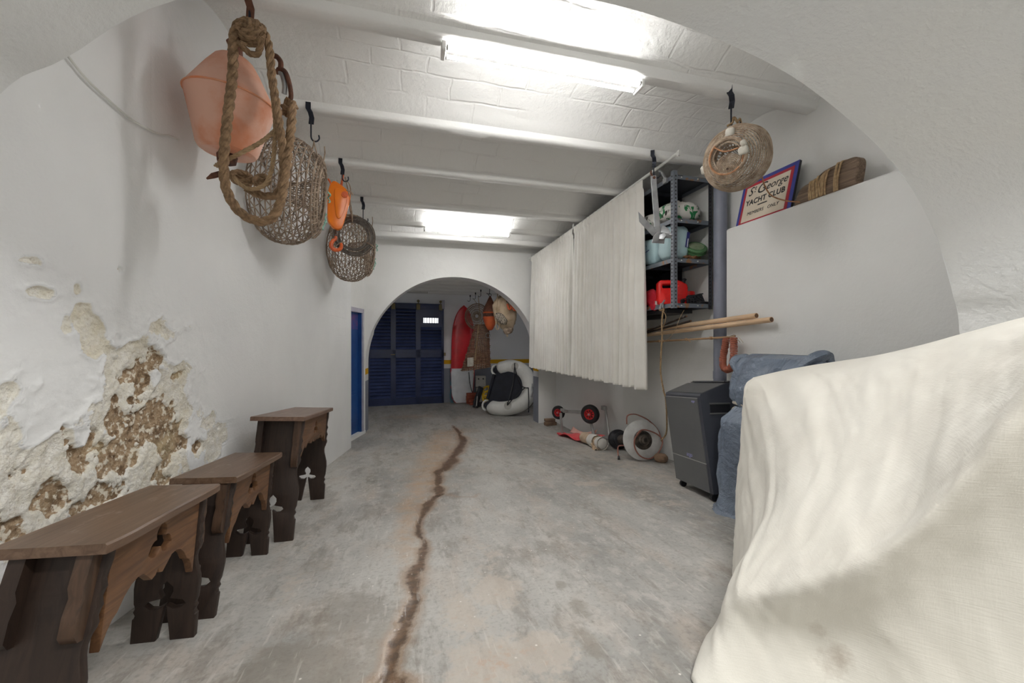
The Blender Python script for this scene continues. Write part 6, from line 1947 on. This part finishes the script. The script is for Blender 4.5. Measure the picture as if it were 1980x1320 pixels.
m = MB(); m.tube([dg_(.51, .66, .10), dg_(.52, .52, .10), dg_(.50, .38, .09)], [.03, .036, .03], 12); part(m, 'rubber_handle', M_GALV, t)
m = MB(); m.tube([p + en * -.10 + eu * .03 for p in P], [r * .78 for r in rad], 18); part(m, 'under_skirt', M_STEEL, t, 'grey underside')

# things hanging in the garage
GHK = [((1.62, 10.15, 2.77), 'empty black hook in the garage, closest to the back wall'), ((1.66, 9.6, 2.77), 'black hook in the garage above the round trap'), ((1.69, 9.05, 2.77), 'black hook in the garage above the tall woven trap'), ((1.78, 8.5, 2.77), 'black hook in the garage above the rusty orange float'), ((1.86, 7.95, 2.77), 'black hook in the garage above the beige net bag')]
for i, ((x, y, z), lab) in enumerate(GHK):
    t = thing('ceiling_hook', lab, 'hook', (x, y, z), group='iron hooks on the garage beams')
    m = MB(); m.box((x, y, z - .02), (.03, .012, .05), bev=.002); part(m, 'strap', M_IRON, t)
    m = MB(); m.tube(catmull([V(x, y, z - .03), V(x, y, z - .12), V(x - .01, y, z - .15), V(x - .04, y, z - .165), V(x - .065, y, z - .14)], 6), .0065, 6); part(m, 'hook_rod', M_IRON, t)
t = thing('round_trap', 'round grey netted trap hanging in front of the red paddle board', 'fish trap', (1.68, 9.6, 2.2))
c = V(1.70, 9.6, 2.19)
m = MB()
axr = norm(V(-.25, -1, .05)); e1r = norm(np.cross(V(0, 0, 1), axr)); e2r = np.cross(axr, e1r)
for i, (r, z) in enumerate([(.05, .10), (.10, .095), (.15, .085), (.20, .07), (.24, .05), (.275, .025), (.295, 0), (.285, -.03), (.25, -.06)]):
    m.tube([c + axr * z + e1r * r * math.cos(a) + e2r * r * 1.08 * math.sin(a) for a in np.linspace(0, 2 * PI, 37)[:-1]], .0075, 5, closed=True)
for k in range(44):
    a = 2 * PI * k / 44
    m.tube([c + axr * z + e1r * r * math.cos(a + s) + e2r * r * 1.08 * math.sin(a + s) for r, z, s in ((.04, .1, .3), (.15, .085, .15), (.24, .05, .0), (.295, 0, .1), (.25, -.06, 0))], .005, 4)
part(m, 'net_frame', M_WICKER, t)
m = MB(); m.tube([c + e2r * .31, V(1.62, 9.6, 2.61)], .006, 5); part(m, 'cord', M_ROPE2, t)
t = thing('tall_woven_trap', 'tall brown woven basket trap widening downward, hanging under the round trap', 'fish trap', (1.62, 8.95, .96))
m = MB()
tl, tw = .98, None
for i in range(27):
    s = i / 26
    z = 1.96 - s * tl
    r = .155 + .175 * s + .01 * math.sin(s * 40)
    cx = 1.70 - .14 * s
    m.tube([(cx + r * math.cos(a), 8.95 + r * .6 * math.sin(a), z + .04 * math.cos(a) * s) for a in np.linspace(0, 2 * PI, 29)[:-1]], .0125, 6, closed=True)
part(m, 'weave_rings', M_TALL, t)
m = MB()
for k in range(34):
    a = 2 * PI * k / 34
    m.tube([(1.70 - .14 * s + (.148 + .175 * s) * math.cos(a), 8.95 + (.148 + .175 * s) * .6 * math.sin(a), 1.97 - s * (tl + .03) + .04 * math.cos(a) * s) for s in np.linspace(0, 1, 9)], .008, 5)
part(m, 'stakes', M_RUSTBUOY, t)
m = MB(); m.box((1.40, 8.74, 1.13), (.17, .02, .20), rotm(0, 0, .5), bev=.02); part(m, 'net_patch', M_STONE, t, 'grey net patch at lower left')
m = MB(); m.tube([(1.60 - .10 * s, 8.95 - (.16 + .17 * s) * .6 - .015, 1.96 - s * .8) for s in np.linspace(0, 1, 8)], .012, 6); m.tube([(1.47, 8.78, 1.0), (1.475, 8.78, .86)], .008, 5); m.tube([(1.70, 8.95, 1.96), (1.65, 9.0, 2.3), (1.63, 9.05, 2.61)], .007, 5); part(m, 'seam_cord', M_ROPE2, t)
m = MB(); m.tube([(1.80 + .05 * math.cos(a), 8.78, 1.72 + .055 * math.sin(a)) for a in np.linspace(0, 2 * PI, 19)[:-1]], .007, 6, closed=True); part(m, 'metal_ring', M_GALV, t, 'pale metal ring')
t = thing('hanging_float', 'rust topped orange pointed float hanging beside the woven trap', 'buoy', (1.80, 8.45, 1.82))
c = V(1.78, 8.45, 2.16)
m = MB(); m.lathe([(.012, .40), (.02, .385), (.155, .10), (.16, .08), (.15, .055)], c, None, 32); part(m, 'rust_cone', M_RUSTBUOY, t, 'rust brown upper cone')
m = MB(); m.lathe([(.15, .055), (.158, .04), (.15, .025)], c, None, 32); part(m, 'middle_band', M_ORBUOY, t)
m = MB(); m.lathe([(.148, .025), (.145, -.03), (.15, -.045)], c, None, 32); part(m, 'dark_waist', M_RUST, t)
m = MB(); m.lathe([(.15, -.045), (.158, -.06), (.145, -.12), (.10, -.24), (.065, -.31), (.035, -.335), (0, -.34)], c, None, 32); part(m, 'lower_cone', M_ORBUOY, t)
m = MB(); m.tube([c + V(.025 * math.cos(a), 0, .42 + .03 * math.sin(a)) for a in np.linspace(0, 2 * PI, 15)[:-1]], .007, 6, closed=True); m.tube([c + V(-.05, 0, .45), c + V(-.05, .03, .45)], .005, 5); part(m, 'top_ring', M_IRON, t)
t = thing('hanging_bag', 'beige net bag stuffed with floats hanging beside the orange pointed float', 'bag', (1.98, 7.95, 1.75))
A = lump((1.98, 7.95, 2.17), (.235, .16, .36), rotm(0, -.2, .2), 8, .2, 36, 26, .9)
m = MB().grid([list(map(tuple, r)) for r in A]); part(m, 'net_body', M_NETBAG, t, angle=60)
A = lump((1.86, 7.74, 2.03), (.14, .07, .085), rotm(0, .75, .1), 18, .25, 24, 16, .9)
m = MB().grid([list(map(tuple, r)) for r in A]); part(m, 'striped_rope', M_ZEBRA, t, 'black and white rope bundle', angle=60)
A = lump((2.02, 7.83, 1.80), (.10, .08, .07), rotm(0, -.3, 0), 28, .3, 24, 16, .9)
m = MB().grid([list(map(tuple, r)) for r in A]); part(m, 'dark_bottom', M_WICKER, t, angle=60)
for (x, z) in ((2.03, 2.29), (2.13, 2.27)):
    m = MB(); m.tube(catmull([V(x - .04, 7.77, z + .04), V(x - .02, 7.74, z - .05), V(x + .02, 7.74, z - .05), V(x + .04, 7.77, z + .05)], 6), .022, 8); part(m, 'orange_float', M_ORBUOY, t, 'orange float')
m = MB(); m.box((2.03, 7.78, 2.38), (.14, .05, .06), rotm(.2, .5, 0), bev=.02); part(m, 'dark_handle', M_BLACK, t)
m = MB(); m.rope(catmull([V(1.84, 7.95, 2.62), V(1.80, 7.84, 2.45), V(1.77, 7.80, 2.2), V(1.76, 7.80, 2.0), V(1.77, 7.80, 1.85), V(1.81, 7.80, 1.82), V(1.83, 7.80, 1.92), V(1.81, 7.80, 2.0)], 8), .012, n=5); m.rope(catmull([V(1.86, 7.95, 2.62), V(1.86, 7.85, 2.45), V(1.84, 7.80, 2.3), V(1.82, 7.78, 2.2)], 8), .012, n=5); part(m, 'neck_rope', M_NETBAG, t)
m = MB(); m.rope([V(2.0, 7.83, 1.75), V(2.0, 7.83, 1.68)], .02, n=5); part(m, 'frayed_end', M_NETBAG, t)
